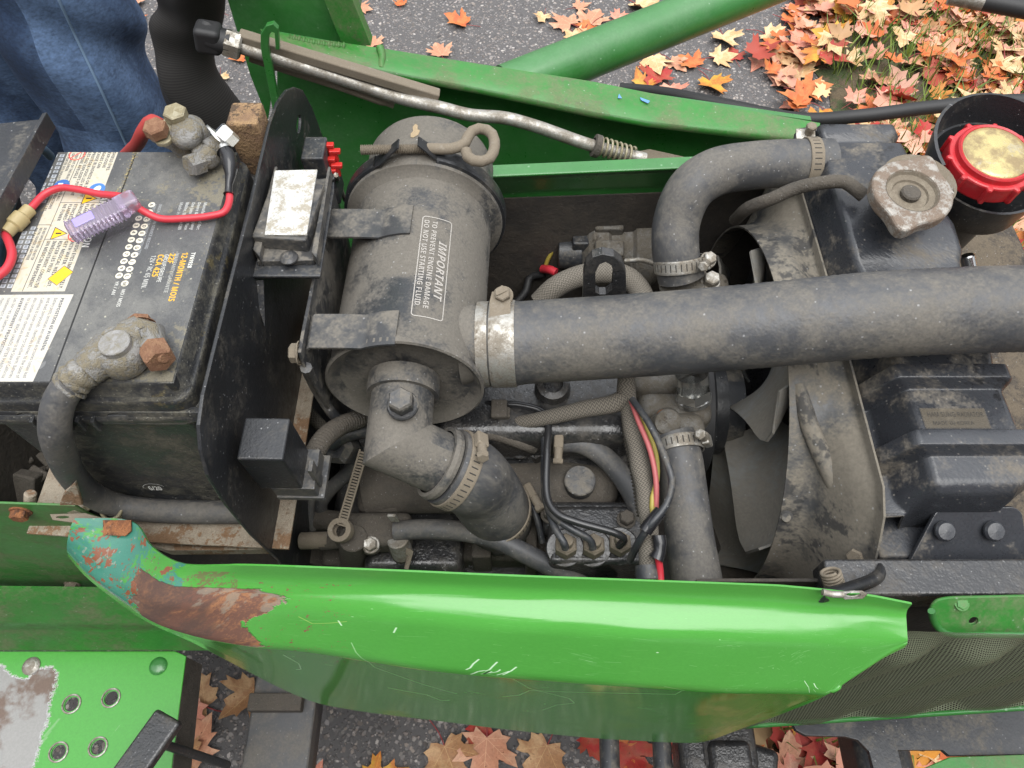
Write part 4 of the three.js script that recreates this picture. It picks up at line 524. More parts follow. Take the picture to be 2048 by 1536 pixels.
{ // metal elbow and rubber elbow from the cleaner's near end down to the intake
  const A = acO.clone().add(V(-.001, .001, -.004)), K = P(796, 888, .82), Q = P(900, 935, .79), r = .0275;
  const d1 = K.clone().sub(A), d2 = Q.clone().sub(K), bis = d1.clone().normalize().add(d2.clone().normalize()).normalize();
  const mitre = (from, dir, sgn) => { const g = [], L = dir.length(), w = dir.clone().normalize(), [u, v] = frame(w, V(0, 1, 0)); for (let j = 0; j <= 40; j++) { const a = j / 40 * 6.2832, n = u.clone().multiplyScalar(Math.cos(a) * r).addScaledVector(v, Math.sin(a) * r), row = []; const p0 = from.clone().add(n), k = K.clone().sub(p0).dot(bis) / w.dot(bis); for (let i = 0; i <= 6; i++) row.push(p0.clone().addScaledVector(w, k * i / 6)); g.push(row); } return sheet(g, 0); };
  const outw = (g, c, w) => { const p = g.attributes.position, n = g.attributes.normal; for (let i = 0; i < p.count; i++) { const d = V(p.getX(i) - c.x, p.getY(i) - c.y, p.getZ(i) - c.z); d.addScaledVector(w, -d.dot(w)); if (d.x * n.getX(i) + d.y * n.getY(i) + d.z * n.getZ(i) < 0) n.setXYZ(i, -n.getX(i), -n.getY(i), -n.getZ(i)); } return g; };
  const w1 = d1.clone().normalize(), w2 = d2.clone().normalize();
  const off = (c, w) => (m) => { const d = m.clone().sub(c); return d.addScaledVector(w, -d.dot(w)); };
  const el = part('inlet_elbow', [outward(mitre(A, d1), off(A, w1)), outward(mitre(Q.clone().addScaledVector(w2, .006), d2.clone().negate()), off(Q, w2)), lathe([[.0275, .014], [.0315, .014], [.032, .006], [.0315, -.004]].reverse(), A.clone().addScaledVector(w1, -.001), w1, { n: 40 }), lathe([[.029, 0], [.0325, 0], [.0335, .004], [.0325, .008], [.029, .008]], Q.clone().addScaledVector(w2, -.014), w2, { n: 40 })], M.can, tractor, 'mitred black metal elbow under the air cleaner');
  part('bolt', bolt(P(806, 812, .853), V(-.03, 1, .12), .0185, .016), M.blackDusty, el);
  part('boss', lathe([[.0125, -.01], [.0125, .004], [.0115, .006], [0, .006]], P(806, 814, .843), V(-.03, 1, .12), { n: 24 }), M.can, el);
  const pts = [Q.clone().addScaledVector(w2, -.004), Q.clone().addScaledVector(w2, .014), P(958, 970, .742), P(990, 1018, .69), P(1000, 1050, .62)];
  const rub = part('rubber_elbow', sweep(pts, .0345, { rad: 40, step: .004 }), M.hose, tractor, 'black rubber intake elbow with two clamps');
  hoseClamp(rub, Q.clone().addScaledVector(w2, .006), w2, .0348, .012, V(.55, .75, -.35), M.dustySteel);
  hoseClamp(rub, P(990, 1020, .688), pts[4].clone().sub(pts[2]), .0348, .01, V(1, .25, -.5), M.dustySteel);
  part('intake_pipe', sweep([P(1000, 1048, .63), P(1000, 1060, .52)], .029, { rad: 24 }), M.castBrown, tractor);
}
{ // big intake hose
  const pts = [P(968, 690, .832), P(1010, 688, .834), P(1100, 682, .839), P(1300, 669, .852), P(1500, 653, .868), P(1750, 630, .889), P(1950, 620, .897), P(2140, 616, .9)];
  M.bigHose = grime({ base: [.052, .054, .059], dust: [.135, .122, .102], amount: .36, soft: .2, rough: .46, dustRough: .75, tile: .26, bump: .0006, specks: 60 });
  const hs = part('intake_hose', sweep(pts, (t) => lerp(.0372, .0352, t) + .0011 * Math.exp(-(((t - .052) / .014) ** 2)) + .0003 * Math.sin(t * 480) * sm(t, .3, .6), { rad: 56, step: .0035 }), M.bigHose, tractor, 'thick black intake hose running across the engine bay');
  const c = P(1008, 688, .834); part('band_clamp', [lathe([[.0374, -.011], [.0388, -.011], [.0392, -.009], [.0392, .009], [.0388, .011], [.0374, .011]], c, V(1, .06, .015), { n: 56 }), lathe([[.0374, -.0225], [.0384, -.0225], [.0384, -.0125], [.0374, -.0125]], c, V(1, .06, .015), { n: 56 })], M.steel, hs, 'wide steel band clamp at the hose end');
  const top = P(1006, 592, .876), tp = P(1000, 612, .876); part('clamp_screw', [sheet([[-.009, .009].map((w) => tp.clone().add(V(w, -.004, .01))), [-.009, .009].map((w) => tp.clone().add(V(w, .001, -.004))), [-.007, .007].map((w) => tp.clone().add(V(w, .002, -.014)))], .002, { dir: V(0, 1, 0) }), cyl(top.clone().add(V(.004, -.016, -.004)), top.clone().add(V(0, .004, 0)), .0055, 16), bolt(top, V(-.1, 1, .3), .0125, .008), box(top.clone().add(V(-.0008, .0082, .0024)), [.011, .001, .0018], { x: V(1, .1, -.5), y: V(-.1, 1, .3), r: .0003 })], M.dustySteel, hs);
}
{ // coolant hoses
  const pts = [P(1658, 325, .84), P(1600, 326, .842), P(1500, 332, .846), P(1430, 345, .846), P(1382, 378, .838), P(1354, 440, .814), P(1351, 500, .793), P(1362, 556, .768)];
  const up = part('radiator_hose', sweep(pts, .0243, { rad: 36, step: .005 }), M.hose, tractor, 'black upper coolant hose bending down to the engine');
  hoseClamp(up, P(1618, 326, .8415), V(1, 0, 0), .0247, .013, V(0, .15, -1), M.dustySteel);
  hoseClamp(up, P(1358, 528, .782), pts[7].clone().sub(pts[5]), .0247, .014, V(1, .5, .2), M.steel);
  const nk = part('thermostat_housing', [cyl(P(1366, 560, .762), P(1378, 620, .72), .026, 28), box(P(1390, 590, .735), [.075, .03, .05], { r: .012 })], M.cast, tractor);
  part('bolt', bolt(P(1420, 565, .768), V(0, 1, .2), .015, .012), M.steel, nk); part('bolt', bolt(P(1416, 520, .795), V(.2, 1, .3), .012, .008), M.steel, nk);
  const lp = [P(1345, 868, .735), P(1358, 905, .73), P(1368, 980, .718), P(1380, 1080, .705), P(1396, 1180, .69), P(1402, 1260, .66)];
  const lo = part('radiator_hose', sweep(lp, (t) => lerp(.021, .0245, t), { rad: 32, step: .006 }), M.hose, tractor, 'black lower coolant hose running toward the side panel');
  hoseClamp(lo, P(1358, 893, .732), V(.1, -.15, 1), .0222, .013, V(1, .55, 0), M.steel);
  const wp = part('water_pump', [box(P(1340, 800, .70), [.075, .05, .075], { r: .012 }), box(P(1350, 865, .715), [.055, .04, .03], { r: .01 }), box(P(1310, 760, .72), [.05, .03, .04], { r: .01 }), cyl(P(1335, 845, .742), P(1335, 838, .71), .013, 20)], M.cast, tractor, 'grey cast water pump housing with a plug hole');
  part('plug_hole', cyl(P(1326, 832, .741), P(1326, 832, .735), .0065, 18), M.rust, wp);
  part('sensor_plug', [lathe([[.0165, 0], [.017, .03], [.0185, .031], [.0185, .036], [.017, .037]], P(1383, 745, .76), P(1387, 800, .725).sub(P(1383, 745, .76)), { n: 28 }), lathe([[.018, 0], [.018, .011], [.016, .013], [.014, .0125]], P(1385, 775, .751), P(1387, 800, .725).sub(P(1383, 745, .76)), { n: 6, hex: true })], plain([.62, .62, .6], .22, .9), wp, 'bright metal hexagon plug');
  part('plug_face', lathe([[0, 0], [.0148, 0]].reverse(), P(1385, 775, .751).addScaledVector(P(1387, 800, .725).sub(P(1383, 745, .76)).normalize(), .0128), P(1387, 800, .725).sub(P(1383, 745, .76)), { n: 6 }), M.slot, wp);
}
{ // radiator, cap, shroud and fan
  const prof = (z, top, l, r, lip) => filleted([V(.305, .70, z), V(.305, .79, z), V(.309, .796, z), V(l - .016, .80 + lip, z), V(l, top - .004, z), V(l + .004, top, z), V(r - .005, top, z), V(r, top - .005, z), V(r + .006, .72, z)], [.002, .002, .003, .003, .003, .003, .003], 4, 3);
  const zs = [[-.672, .83, .335, .398, 0], [-.669, .85, .325, .403, 0], [-.662, .857, .322, .406, 0], [-.648, .857, .322, .406, 0], [-.645, .85, .327, .403, 0], [-.636, .85, .327, .403, 0], [-.633, .857, .316, .407, 0], [-.58, .86, .316, .409, 0], [-.52, .86, .317, .424, 0], [-.49, .857, .318, .424, 0], [-.482, .848, .322, .424, 0], [-.46, .844, .328, .424, 0], [-.38, .842, .333, .424, 0]];
  for (const z of [-.358, -.294]) zs.push([z - .013, .838, .337, .424, 0], [z - .0105, .8395, .335, .424, .001], [z - .0075, .848, .327, .427, .014], [z - .006, .85, .325, .4275, .015], [z + .006, .85, .325, .4275, .015], [z + .0075, .848, .327, .427, .014], [z + .0105, .8385, .335, .424, .001], [z + .013, .837, .337, .424, 0]);
  zs.push([-.264, .836, .337, .424, 0], [-.257, .833, .338, .409, 0], [-.252, .825, .34, .407, 0], [-.249, .80, .342, .404, 0], [-.246, .74, .342, .402, 0]);
  const rad = part('radiator', [sheet(zs.map((a) => prof(...a)), .002, { dir: V(0, 1, 0) }), box(V(.356, .56, -.44), [.09, .42, .44], { r: .004 }), plate([V(.305, .735, -.67), V(.42, .735, -.67), V(.42, .735, -.205), V(.305, .735, -.205)], .004, V(0, 1, 0))], M.tank, tractor, 'dusty black radiator with a ribbed top tank');
  const np = P(1815, 398, .87); part('filler_neck', lathe([[.03, -.03], [.028, 0], [.028, .02], [.034, .024]], np, V(0, 1, .06), { n: 32 }), M.dustySteel, rad);
  // cap with two ears
  const sh = new THREE.Shape(); for (let i = 0; i <= 72; i++) { const a = i / 72 * 6.2832, e = (x) => { let d = Math.abs(((a - x + 9.4248) % 6.2832) - 3.1416); return Math.exp(-((d / .27) ** 2)); }, r = .036 + .0125 * (e(1.02) + e(4.3)); sh[i ? 'lineTo' : 'moveTo'](Math.cos(a) * r, Math.sin(a) * r); }
  const hole = new THREE.Path(); hole.absarc(0, 0, .0225, 0, 6.2832, true); sh.holes.push(hole);
  const cg = new THREE.ExtrudeGeometry(sh, { depth: .008, bevelEnabled: true, bevelThickness: .003, bevelSize: .003, bevelOffset: -.003, bevelSegments: 3, curveSegments: 24 }); cg.deleteAttribute('uv');
  const q = boxUV(cg); q.applyMatrix4(new THREE.Matrix4().makeBasis(V(1, 0, 0), V(0, .1, -1).normalize(), V(0, 1, .1).normalize()).setPosition(P(1815, 396, .897)));
  M.cap = grime({ base: [.3, .28, .25], dust: [.17, .12, .085], amount: .42, soft: .1, rough: .42, dustRough: .8, metal: .35, tile: .05, bump: .0007, specks: 500, speck: [.5, .49, .46] });
  const cn = V(0, 1, .1).normalize(), cc = P(1815, 396, .897);
  part('radiator_cap', q, M.cap, rad, 'corroded metal radiator cap with two ears');
  part('cap_dish', lathe([[.0235, .0105], [.0215, .0065], [.0165, .0055], [.0155, .0035], [0, .0032]], cc, cn, { n: 40 }), grime({ base: [.2, .17, .125], dust: [.14, .115, .085], amount: .45, rough: .7, tile: .04, bump: .0006 }), rad, 'dusty dished centre of the cap');
  part('cap_rivet', lathe([[.0085, .003], [.0088, .0075], [.0075, .009], [0, .0094]], cc, cn, { n: 28 }), M.castBrown, rad);
  part('overflow_tube', sweep([P(1728, 392, .872), P(1706, 374, .876), P(1690, 364, .877), P(1640, 366, .872), P(1590, 377, .862), P(1545, 397, .85), P(1500, 414, .83), P(1470, 440, .79)], .0066, { rad: 14 }), M.castBrown, rad, 'thin brown overflow tube running to the cap');
  part('tank_spring_clip', sweep([P(1640, 262, .85), P(1600, 262, .85), P(1592, 285, .845), P(1630, 292, .845)], .003, { rad: 6 }), M.blackClean, rad); part('clip_tag', box(P(1611, 268, .856), [.02, .002, .011], { y: V(0, 1, .5) }), M.steel, rad);
  // embossed maker's name
  const em = decal((u, v) => V(lerp(.343, .398, u), .8388, lerp(-.307, -.327, v)), 4, 2, 512, 192, (c, w, h) => { c.clearRect(0, 0, w, h); c.strokeStyle = 'rgba(120,108,88,.55)'; c.lineWidth = 3; c.strokeRect(4, 4, w - 8, h - 8); c.fillStyle = 'rgba(120,108,88,.35)'; c.fillRect(8, 8, w - 16, h - 16); c.fillStyle = 'rgba(20,20,22,.9)'; c.font = '58px sans-serif'; c.textAlign = 'center'; c.fillText('HAM SUNG RADIATOR', w * .52, 82, 440); c.font = '50px sans-serif'; c.fillText('MADE IN KOREA', w * .45, 158, 320); }, { dir: V(0, 1, 0) });
  part('maker_plate', em[0], em[1], rad);
  const br = part('radiator_bracket', [plate([P(1872, 1022, .80), P(1895, 1015, .803), P(2030, 1014, .803), P(2045, 1026, .80), P(2060, 1150, .765), P(1812, 1150, .765), P(1815, 1132, .77)], .004, V(0, 1, .5), { round: .005 }), plate([P(1812, 1150, .765), P(2090, 1150, .765), P(2090, 1168, .75), P(1808, 1168, .75)], .004, V(0, .3, 1))], M.tank, rad, 'black bracket with two round bolt heads');
  for (const [x, y] of [[1888, 1062], [1986, 1062]]) part('bolt', lathe([[.0085, 0], [.0085, .0025], [.007, .0045], [0, .005]], P(x, y, .793), V(0, 1, .5), { n: 24 }), M.tank, rad);
  // shroud
  const cy = .625, cz = -.455, R = .205, g = [], N = 46;
  for (let i = 0; i <= N; i++) { const a = lerp(-1.75, 2.0, i / N), dy = Math.cos(a), dz = Math.sin(a), k = Math.min(dy > 0 ? .187 / dy : dy < 0 ? -.3 / dy : 9, dz > 0 ? .252 / dz : -.222 / dz), soft = Math.min(k, .27); const ring = (x, r) => V(x, cy + dy * r, cz + dz * r); g.push(filleted([ring(.25, R), ring(.274, R + .003), ring(.292, lerp(R, soft, .75)), ring(.302, soft), ring(.3035, soft + .012)], [.008, .006, .003], 3, 3)); }
  const sh2 = part('fan_shroud', sheet(g, .002, { dir: V(0, 1, 0) }), M.shroud, tractor, 'dust covered fan shroud in front of the radiator');
  part('stiffening_rib', sweep([P(1596, 770, .806), P(1622, 860, .793), P(1668, 960, .773), P(1712, 1058, .752)], (t) => .0075 + .002 * t, { rad: 14 }), M.shroud, sh2); part('bolt', bolt(P(1720, 1110, .752), V(-.8, .5, .5), .014, .011), M.dustySteel, sh2); part('rivet', lathe([[0, .003], [.004, .003], [.006, 0]].reverse(), P(1573, 1034, .742), V(-.4, .8, .5), { n: 14 }), M.shroud, sh2);
  const fan = part('fan', [lathe([[.0, 0], [.05, 0], [.052, .004], [.052, .03], [0, .032]], V(.228, cy, cz), V(1, 0, 0), { n: 32 })], M.black, tractor, 'grey plastic cooling fan behind the shroud');
  for (let b = 0; b < 7; b++) { const a0 = b / 7 * 6.2832 + .2, gg = []; for (let i = 0; i <= 10; i++) { const r = lerp(.045, .192, i / 10), row = []; for (let j = 0; j <= 8; j++) { const t = j / 8 - .5, ch = lerp(.62, .9, i / 10) * (i > 6 ? Math.sqrt(Math.max(.04, 1 - ((i - 6) / 4.1) ** 2)) : 1), a = a0 + t * ch * 1.15 + .15 * (i / 10), x = .262 - t * .045 * lerp(1.1, .8, i / 10) + .008 * Math.cos(t * 3); row.push(V(x, cy + Math.cos(a) * r, cz + Math.sin(a) * r)); } gg.push(row); } part('fan_blade', sheet(gg, .0025), M.fan, fan); }
  const pu = part('pulley', lathe([[.02, 0], [.078, 0], [.08, .003], [.076, .009], [.076, .012], [.08, .018], [.078, .021], [.056, .024], [.056, .04], [0, .04]], V(.192, cy + .02, cz + .012), V(1, 0, 0), { n: 48 }), M.blackClean, tractor); part('belt', lathe([[.0765, .006], [.0835, .004], [.0835, .0175], [.0765, .0155]], V(.192, cy + .02, cz + .012), V(1, 0, 0), { n: 48 }), M.rubber, pu);
}
{ // filler with red cap behind the radiator
  const c = P(1968, 345, .86), n = V(0, 1, .12).normalize(), fn = part('filler_funnel', lathe([[.028, -.12], [.032, -.03], [.05, -.02], [.053, .0], [.0555, .008], [.058, .008], [.0565, -.004], [.054, -.03], [.036, -.045], [.032, -.13]].reverse(), c, n, { n: 56, smooth: true }), M.blackClean, tractor, 'black rubber filler funnel around a red cap');
  part('funnel_guard', sheet(Array.from({ length: 25 }, (_, i) => { const a = lerp(-1.9, 1.7, i / 24); return [0, .02, .045].map((h, k) => c.clone().add(V(Math.sin(a) * (.058 + k * .003), h * (.6 + .4 * Math.cos(a * .8)), -Math.cos(a) * (.058 + k * .003)))); }), .003), M.blackClean, fn);
  const sh = new THREE.Shape(); for (let i = 0; i <= 160; i++) { const a = i / 160 * 6.2832, d = Math.abs(((a / 6.2832 * 10) % 1) - .5), r = .0405 + (d > .41 ? .0035 : 0); sh[i ? 'lineTo' : 'moveTo'](Math.cos(a) * r, Math.sin(a) * r); }
  const g = new THREE.ExtrudeGeometry(sh, { depth: .016, bevelEnabled: true, bevelThickness: .002, bevelSize: .002, bevelOffset: -.002, bevelSegments: 2 }); g.deleteAttribute('uv'); const q = boxUV(g), o = P(1966, 338, .874); q.applyMatrix4(new THREE.Matrix4().makeBasis(V(1, 0, 0), V(0, .12, -1).normalize(), n).setPosition(o));
  part('fuel_cap', [q, lathe([[.036, .017], [.035, .023], [.0335, .0245], [.0315, .0235], [.031, .022]], o, n, { n: 56 })], M.redCap, fn, 'ribbed red filler cap');
  const gold = grime({ base: [.46, .38, .17], dust: [.22, .16, .09], amount: .36, soft: .12, coarse: .42, rough: .28, dustRough: .6, metal: .45, tile: .09, bump: .0003, stain: { color: [.36, .33, .26], at: .6, max: .5 }, specks: 60 });
  part('cap_disc', boxUV(lathe([[.0313, .0222], [.0307, .0236], [.026, .0242], [0, .0246]], o, n, { n: 48, smooth: true })), gold, fn, 'worn gold disc with a weathered emblem on the red cap');
  part('guard_peg', cyl(P(1934, 510, .82), P(1944, 560, .80), .007, 14), M.chrome, tractor);
}
{ // engine block and what is bolted to it
  const eng = part('engine_block', [box(V(-.03, .53, -.37), [.34, .14, .26], { r: .01 }), box(V(0, .655, -.395), [.24, .07, .13], { r: .008 }), box(V(.02, .715, -.4), [.2, .06, .1], { r: .015 }), box(V(-.1, .6, -.3), [.1, .1, .1], { r: .01 })], M.oily, tractor, 'oily black engine block and cylinder head');
  for (const [x, y, h, s] of [[1226, 855, .70, .02], [1140, 900, .69, .016], [1040, 898, .7, .016]]) part('bolt', bolt(P(x, y, h), V(0, 1, 0), s, .012), M.oily, eng);
  part('filler_boss', lathe([[.018, 0], [.016, .01], [.01, .012], [.009, .006], [0, .006]], P(1105, 775, .75), V(0, 1, .2), { n: 24 }), M.oily, eng);
  part('crankcase_side', [box(P(1010, 1090, .6), [.16, .05, .05], { r: .006 }), box(P(965, 1085, .62), [.02, .05, .05]), box(P(1062, 1090, .622), [.012, .04, .06])], M.castBrown, eng);
  const mf = part('intake_manifold', [sweep([P(735, 985, .664), P(800, 975, .668), P(1000, 975, .668), P(1130, 972, .668), P(1195, 973, .664)], .0275, { rad: 28 }), lathe([[.0275, 0], [.025, .011], [.015, .019], [0, .022]], P(1195, 973, .664), V(1, 0, 0), { n: 28, smooth: true }), box(P(770, 985, .655), [.05, .05, .06], { r: .012 })], M.castBrown, tractor, 'brown cast intake manifold with a round plug');
  part('core_plug', lathe([[.0158, -.012], [.0158, .0005], [.0148, .0015], [0, .0016]], P(1160, 961, .7), V(0, 1, .1), { n: 36 }), M.blackDusty, mf);
  // injection pump, nuts and lines
  const pump = part('injection_pump', [box(P(1190, 1085, .665), [.095, .05, .06], { r: .006 }), box(P(1185, 1040, .672), [.1, .03, .03], { r: .006 }), ...[[1130, 1096], [1185, 1096], [1238, 1092]].map(([x, y]) => cyl(P(x, y, .68), P(x, y, .692), .0185, 24)), lathe([[.02, -.04], [.026, -.01], [.026, 0]], P(1185, 1130, .66), V(0, 1, 0), { n: 20 })], M.oily, tractor, 'black injection pump with three line nuts');
  const nuts = [[1131, 1097], [1186, 1097], [1238, 1092]].map(([x, y]) => { part('line_nut', [lathe([[.0112, 0], [.0112, .012], [.0095, .014], [0, .014]], P(x, y, .692), V(0, 1, 0), { n: 6, hex: true }), lathe([[.0065, .013], [.0058, .022], [0, .022]], P(x, y, .692), V(0, 1, 0), { n: 14 })], M.dustySteel, pump); return P(x, y, .714); });
  part('bolt', bolt(P(1252, 1040, .69), V(0, 1, 0), .013, .01), M.castBrown, pump); part('bolt', bolt(P(1100, 1030, .69), V(0, 1, 0), .013, .01), M.castBrown, pump);
  const lines = [[nuts[2], P(1248, 1077, .728), P(1232, 1067, .733), P(1150, 1043, .738), P(1116, 1028, .738), P(1096, 1000, .738), P(1094, 900, .745), P(1096, 850, .748), P(1085, 824, .748), P(1050, 812, .748), P(1000, 808, .745), P(940, 812, .735), P(880, 830, .70)], [nuts[1], P(1180, 1080, .722), P(1140, 1056, .728), P(1106, 1030, .728), P(1092, 1000, .728), P(1088, 880, .735), P(1082, 838, .738), P(1050, 824, .738), P(1000, 820, .736), P(900, 836, .7)], [nuts[0], P(1128, 1086, .72), P(1112, 1060, .722), P(1100, 1030, .72), P(1092, 990, .72), P(1088, 880, .727), P(1080, 850, .73), P(1050, 836, .73), P(1000, 830, .728), P(900, 845, .69)]];
  for (const l of lines) part('injector_line', sweep(l, .0036, { rad: 10, step: .004 }), l === lines[0] ? plain([.02, .02, .021], .25) : M.black, pump);
  part('line_clip', [box(P(998, 818, .752), [.016, .006, .02], { r: .002 }), box(P(1002, 828, .745), [.018, .01, .012], { r: .002 })], M.castBrown, pump);
  // fuel filter head
  const ff = part('fuel_filter_head', [box(P(750, 1065, .67), [.075, .03, .035], { r: .008 }), cyl(P(706, 1075, .69), P(706, 1120, .62), .014, 20), cyl(P(742, 1085, .675), P(742, 1090, .62), .012, 18), cyl(P(640, 1083, .665), P(690, 1078, .67), .009, 16), box(P(740, 1120, .6), [.09, .06, .03], { r: .006 }), cyl(P(785, 1070, .68), P(808, 1120, .64), .01, 16)], M.castBrown, tractor, 'grimy fuel filter head with pipe fittings');
  part('eyelet', lathe([[.0065, -.006], [.0112, -.006], [.0118, 0], [.0112, .006], [.0065, .006]], P(682, 1061, .705), V(-.1, 1, .25), { n: 28 }), M.dustySteel, ff); part('bolt', bolt(P(742, 1090, .683), V(0, 1, .2), .012, .008), M.steel, ff); part('bolt', bolt(P(703, 1105, .655), V(0, .6, 1), .013, .008), M.dustySteel, ff); part('clip', box(P(787, 1036, .71), [.008, .014, .003], { x: V(1, .2, .1) }), M.steel, ff);
  part('sleeve', cyl(P(795, 1078, .685), P(806, 1108, .66), .0105, 18), M.steel, ff); part('plug', cyl(P(600, 1082, .665), P(660, 1080, .668), .0085, 16), M.dustySteel, ff); part('lever', sheet([[P(800, 1090, .68), P(812, 1092, .68)], [P(815, 1110, .67), P(825, 1100, .67)], [P(808, 1135, .66), P(818, 1138, .66)]], .003), M.dustySteel, ff);
  part('filter_hose', sweep([P(790, 1062, .685), P(850, 1058, .69), P(920, 1062, .69), P(990, 1078, .685), P(1060, 1112, .675), P(1130, 1148, .66), P(1180, 1180, .64)], .0098, { rad: 18 }), M.hose, tractor, 'black fuel hose curving past the rubber elbow');
  part('bypass_hose', sweep([P(1112, 884, .72), P(1160, 886, .722), P(1210, 915, .715), P(1258, 975, .7), P(1290, 1050, .68), P(1305, 1110, .66)], .0105, { rad: 18 }), M.hose, tractor, 'black hose curving down beside the wiring loom');
  hoseClamp(tractor.children[tractor.children.length - 1], P(1116, 884, .72), V(1, 0, .05), .0108, .01, V(0, 1, .4), M.dustySteel);
  part('leak_off_pipe', sweep([P(940, 868, .735), P(990, 870, .735), P(1045, 888, .725), P(1068, 896, .715)], .0062, { rad: 12 }), M.castBrown, tractor);
  part('injector_body', [lathe([[.016, 0], [.016, .014], [.012, .016], [.01, .03], [0, .03]], P(1072, 900, .69), V(-.1, 1, .05), { n: 6, hex: true })], M.oily, tractor);
  part('link_strap', (() => { const a = P(728, 900, .74), b = P(683, 1050, .71), d = b.clone().sub(a), g = []; for (let i = 0; i < 26; i++) { const p = a.clone().addScaledVector(d, (i + .5) / 26); g.push(box(p.clone().addScaledVector(d, .5 / 26), [.0085, .001, .0018], { x: V(.95, .1, .3), y: V(0, 1, .2), seg: 1, r: .0002 })); } for (const s of [-1, 1]) g.push(sweep([a.clone().add(V(s * .0038, 0, s * .001)), b.clone().add(V(s * .0038, 0, s * .001))], .0011, { rad: 6 })); return g; })(), M.dustySteel, tractor, 'perforated metal strap beside the filter');
  part('drain_hose', sweep([P(722, 900, .70), P(700, 940, .68), P(655, 985, .65), P(640, 1015, .63), P(660, 1045, .61), P(690, 1060, .6)], .0075, { rad: 12 }), M.hose, tractor); part('cross_pipe', sweep([P(600, 1035, .62), P(700, 1050, .62), P(760, 1075, .61)], .012, { rad: 14 }), M.castBrown, tractor);
  part('temperature_sender', [lathe([[.014, -.01], [.018, 0], [.018, .014], [.012, .02], [0, .02]], P(690, 895, .715), V(-.3, .8, .4), { n: 6, hex: true }), sweep([P(660, 890, .735), P(690, 870, .74), P(735, 862, .735), P(760, 868, .72)], .0075, { rad: 12 })], M.black, tractor);
  // wiring loom in braided sleeve
  const braid = dataTex(64, 64, (x, y, c) => { const u = (x % 32) / 32, v = (y % 32) / 32, k = (Math.floor(x / 32) + 0) % 2 ? (u + v) % 1 : (1 - u + v) % 1, s = Math.abs(k * 2 - 1), n = .75 + .5 * nz(4, x * 8, y * 8); c[0] = lerp(.045, .19, s) * n; c[1] = lerp(.04, .168, s) * n; c[2] = lerp(.032, .138, s) * n; }); braid.repeat.set(1 / .004, 1 / .0075);
  const bm = new THREE.MeshPhysicalMaterial({ map: braid, bumpMap: braid, bumpScale: .0015, roughness: .9 });
  const lm = part('wiring_loom', sweep([P(1256, 700, .79), P(1252, 760, .785), P(1254, 800, .77), P(1266, 860, .765), P(1282, 940, .76), P(1298, 1040, .75), P(1297, 1120, .74), P(1294, 1190, .73)], (t) => .0086 + .0006 * Math.sin(t * 40), { rad: 18, step: .004 }), bm, tractor, 'wiring loom in a braided tan sleeve');
  part('loom_branch', sweep([P(1254, 795, .772), P(1225, 808, .77), P(1170, 818, .765), P(1110, 832, .755), P(1060, 842, .745), P(1000, 850, .73)], (t) => .0092 - .003 * t, { rad: 16, step: .004 }), bm, lm); part('loom_arc', sweep([P(1078, 606, .73), P(1110, 575, .745), P(1160, 552, .75), P(1210, 545, .75), P(1255, 555, .75), P(1282, 585, .75), P(1290, 640, .76)], .012, { rad: 18 }), bm, lm); part('loom_strand', sweep([P(1256, 815, .757), P(1262, 870, .755), P(1276, 940, .75), P(1290, 1030, .742)], (t) => .0075 + .0008 * Math.sin(t * 190), { rad: 10, seg: 180 }), M.castBrown, lm);
  const wire = (n, pts, r, m) => part(n, sweep(pts, r, { rad: 8 }), m, lm);
  wire('wire', [P(1262, 800, .785), P(1276, 840, .786), P(1300, 900, .784), P(1312, 960, .775), P(1312, 1025, .76)], .0026, plain([.36, .09, .09], .5)); wire('wire', [P(1266, 800, .783), P(1290, 850, .78), P(1312, 910, .775), P(1314, 960, .77), P(1304, 1000, .765), P(1306, 1030, .76)], .0024, M.yellow); wire('wire', [P(1264, 798, .79), P(1300, 850, .795), P(1332, 920, .79), P(1344, 965, .785), P(1332, 1010, .778), P(1300, 1050, .77), P(1280, 1080, .755), P(1260, 1120, .72)], .0034, M.black);
  wire('tape_wrap', [P(1322, 1022, .772), P(1302, 1046, .768), P(1290, 1062, .764)], .006, M.tape); wire('tape_wrap', [P(1318, 1070, .76), P(1320, 1100, .755), P(1312, 1118, .752)], (t) => .006 + .002 * Math.sin(t * 9), M.tape); wire('wire', [P(1316, 1110, .753), P(1320, 1140, .745), P(1322, 1170, .74)], .0032, M.red); part('loom_tie', lathe([[.0098, -.006], [.0112, -.006], [.0112, .006], [.0098, .006]], P(1296, 1146, .737), V(0, -.2, 1), { n: 20 }), M.black, lm);
  // lifting eye, alternator
  const ey = [[1165, 620], [1167, 550], [1172, 530], [1185, 515], [1205, 509], [1228, 513], [1244, 526], [1252, 548], [1254, 620]].map(([x, y]) => PZ(x, y, -.435)), hl = [[1189, 585], [1189, 545], [1197, 528], [1212, 522], [1225, 530], [1229, 548], [1226, 580], [1212, 590], [1199, 590]].map(([x, y]) => PZ(x, y, -.435));
  part('lifting_eye', plate(ey, .009, V(0, 0, 1), { holes: [{ c: hl[0], pts: hl }] }), M.oily, tractor, 'black steel lifting eye with a slotted hole');
  const al = P(1240, 500, .66), alt = part('alternator', [lathe([[0, -.005], [.03, -.004], [.045, .006], [.05, .012], [.05, .03], [.045, .034], [.045, .06], [.05, .064], [.05, .085], [.04, .095], [0, .095]], al.clone().add(V(-.05, 0, 0)), V(1, 0, 0), { n: 40 }), ...[-.5, .1, .7].map((a) => box(al.clone().add(V(-.02, Math.cos(a) * .048, Math.sin(a) * .048)), [.035, .016, .02], { r: .003, y: V(0, Math.cos(a), Math.sin(a)) }))], M.cast, tractor, 'dusty alternator below the far side of the bay');
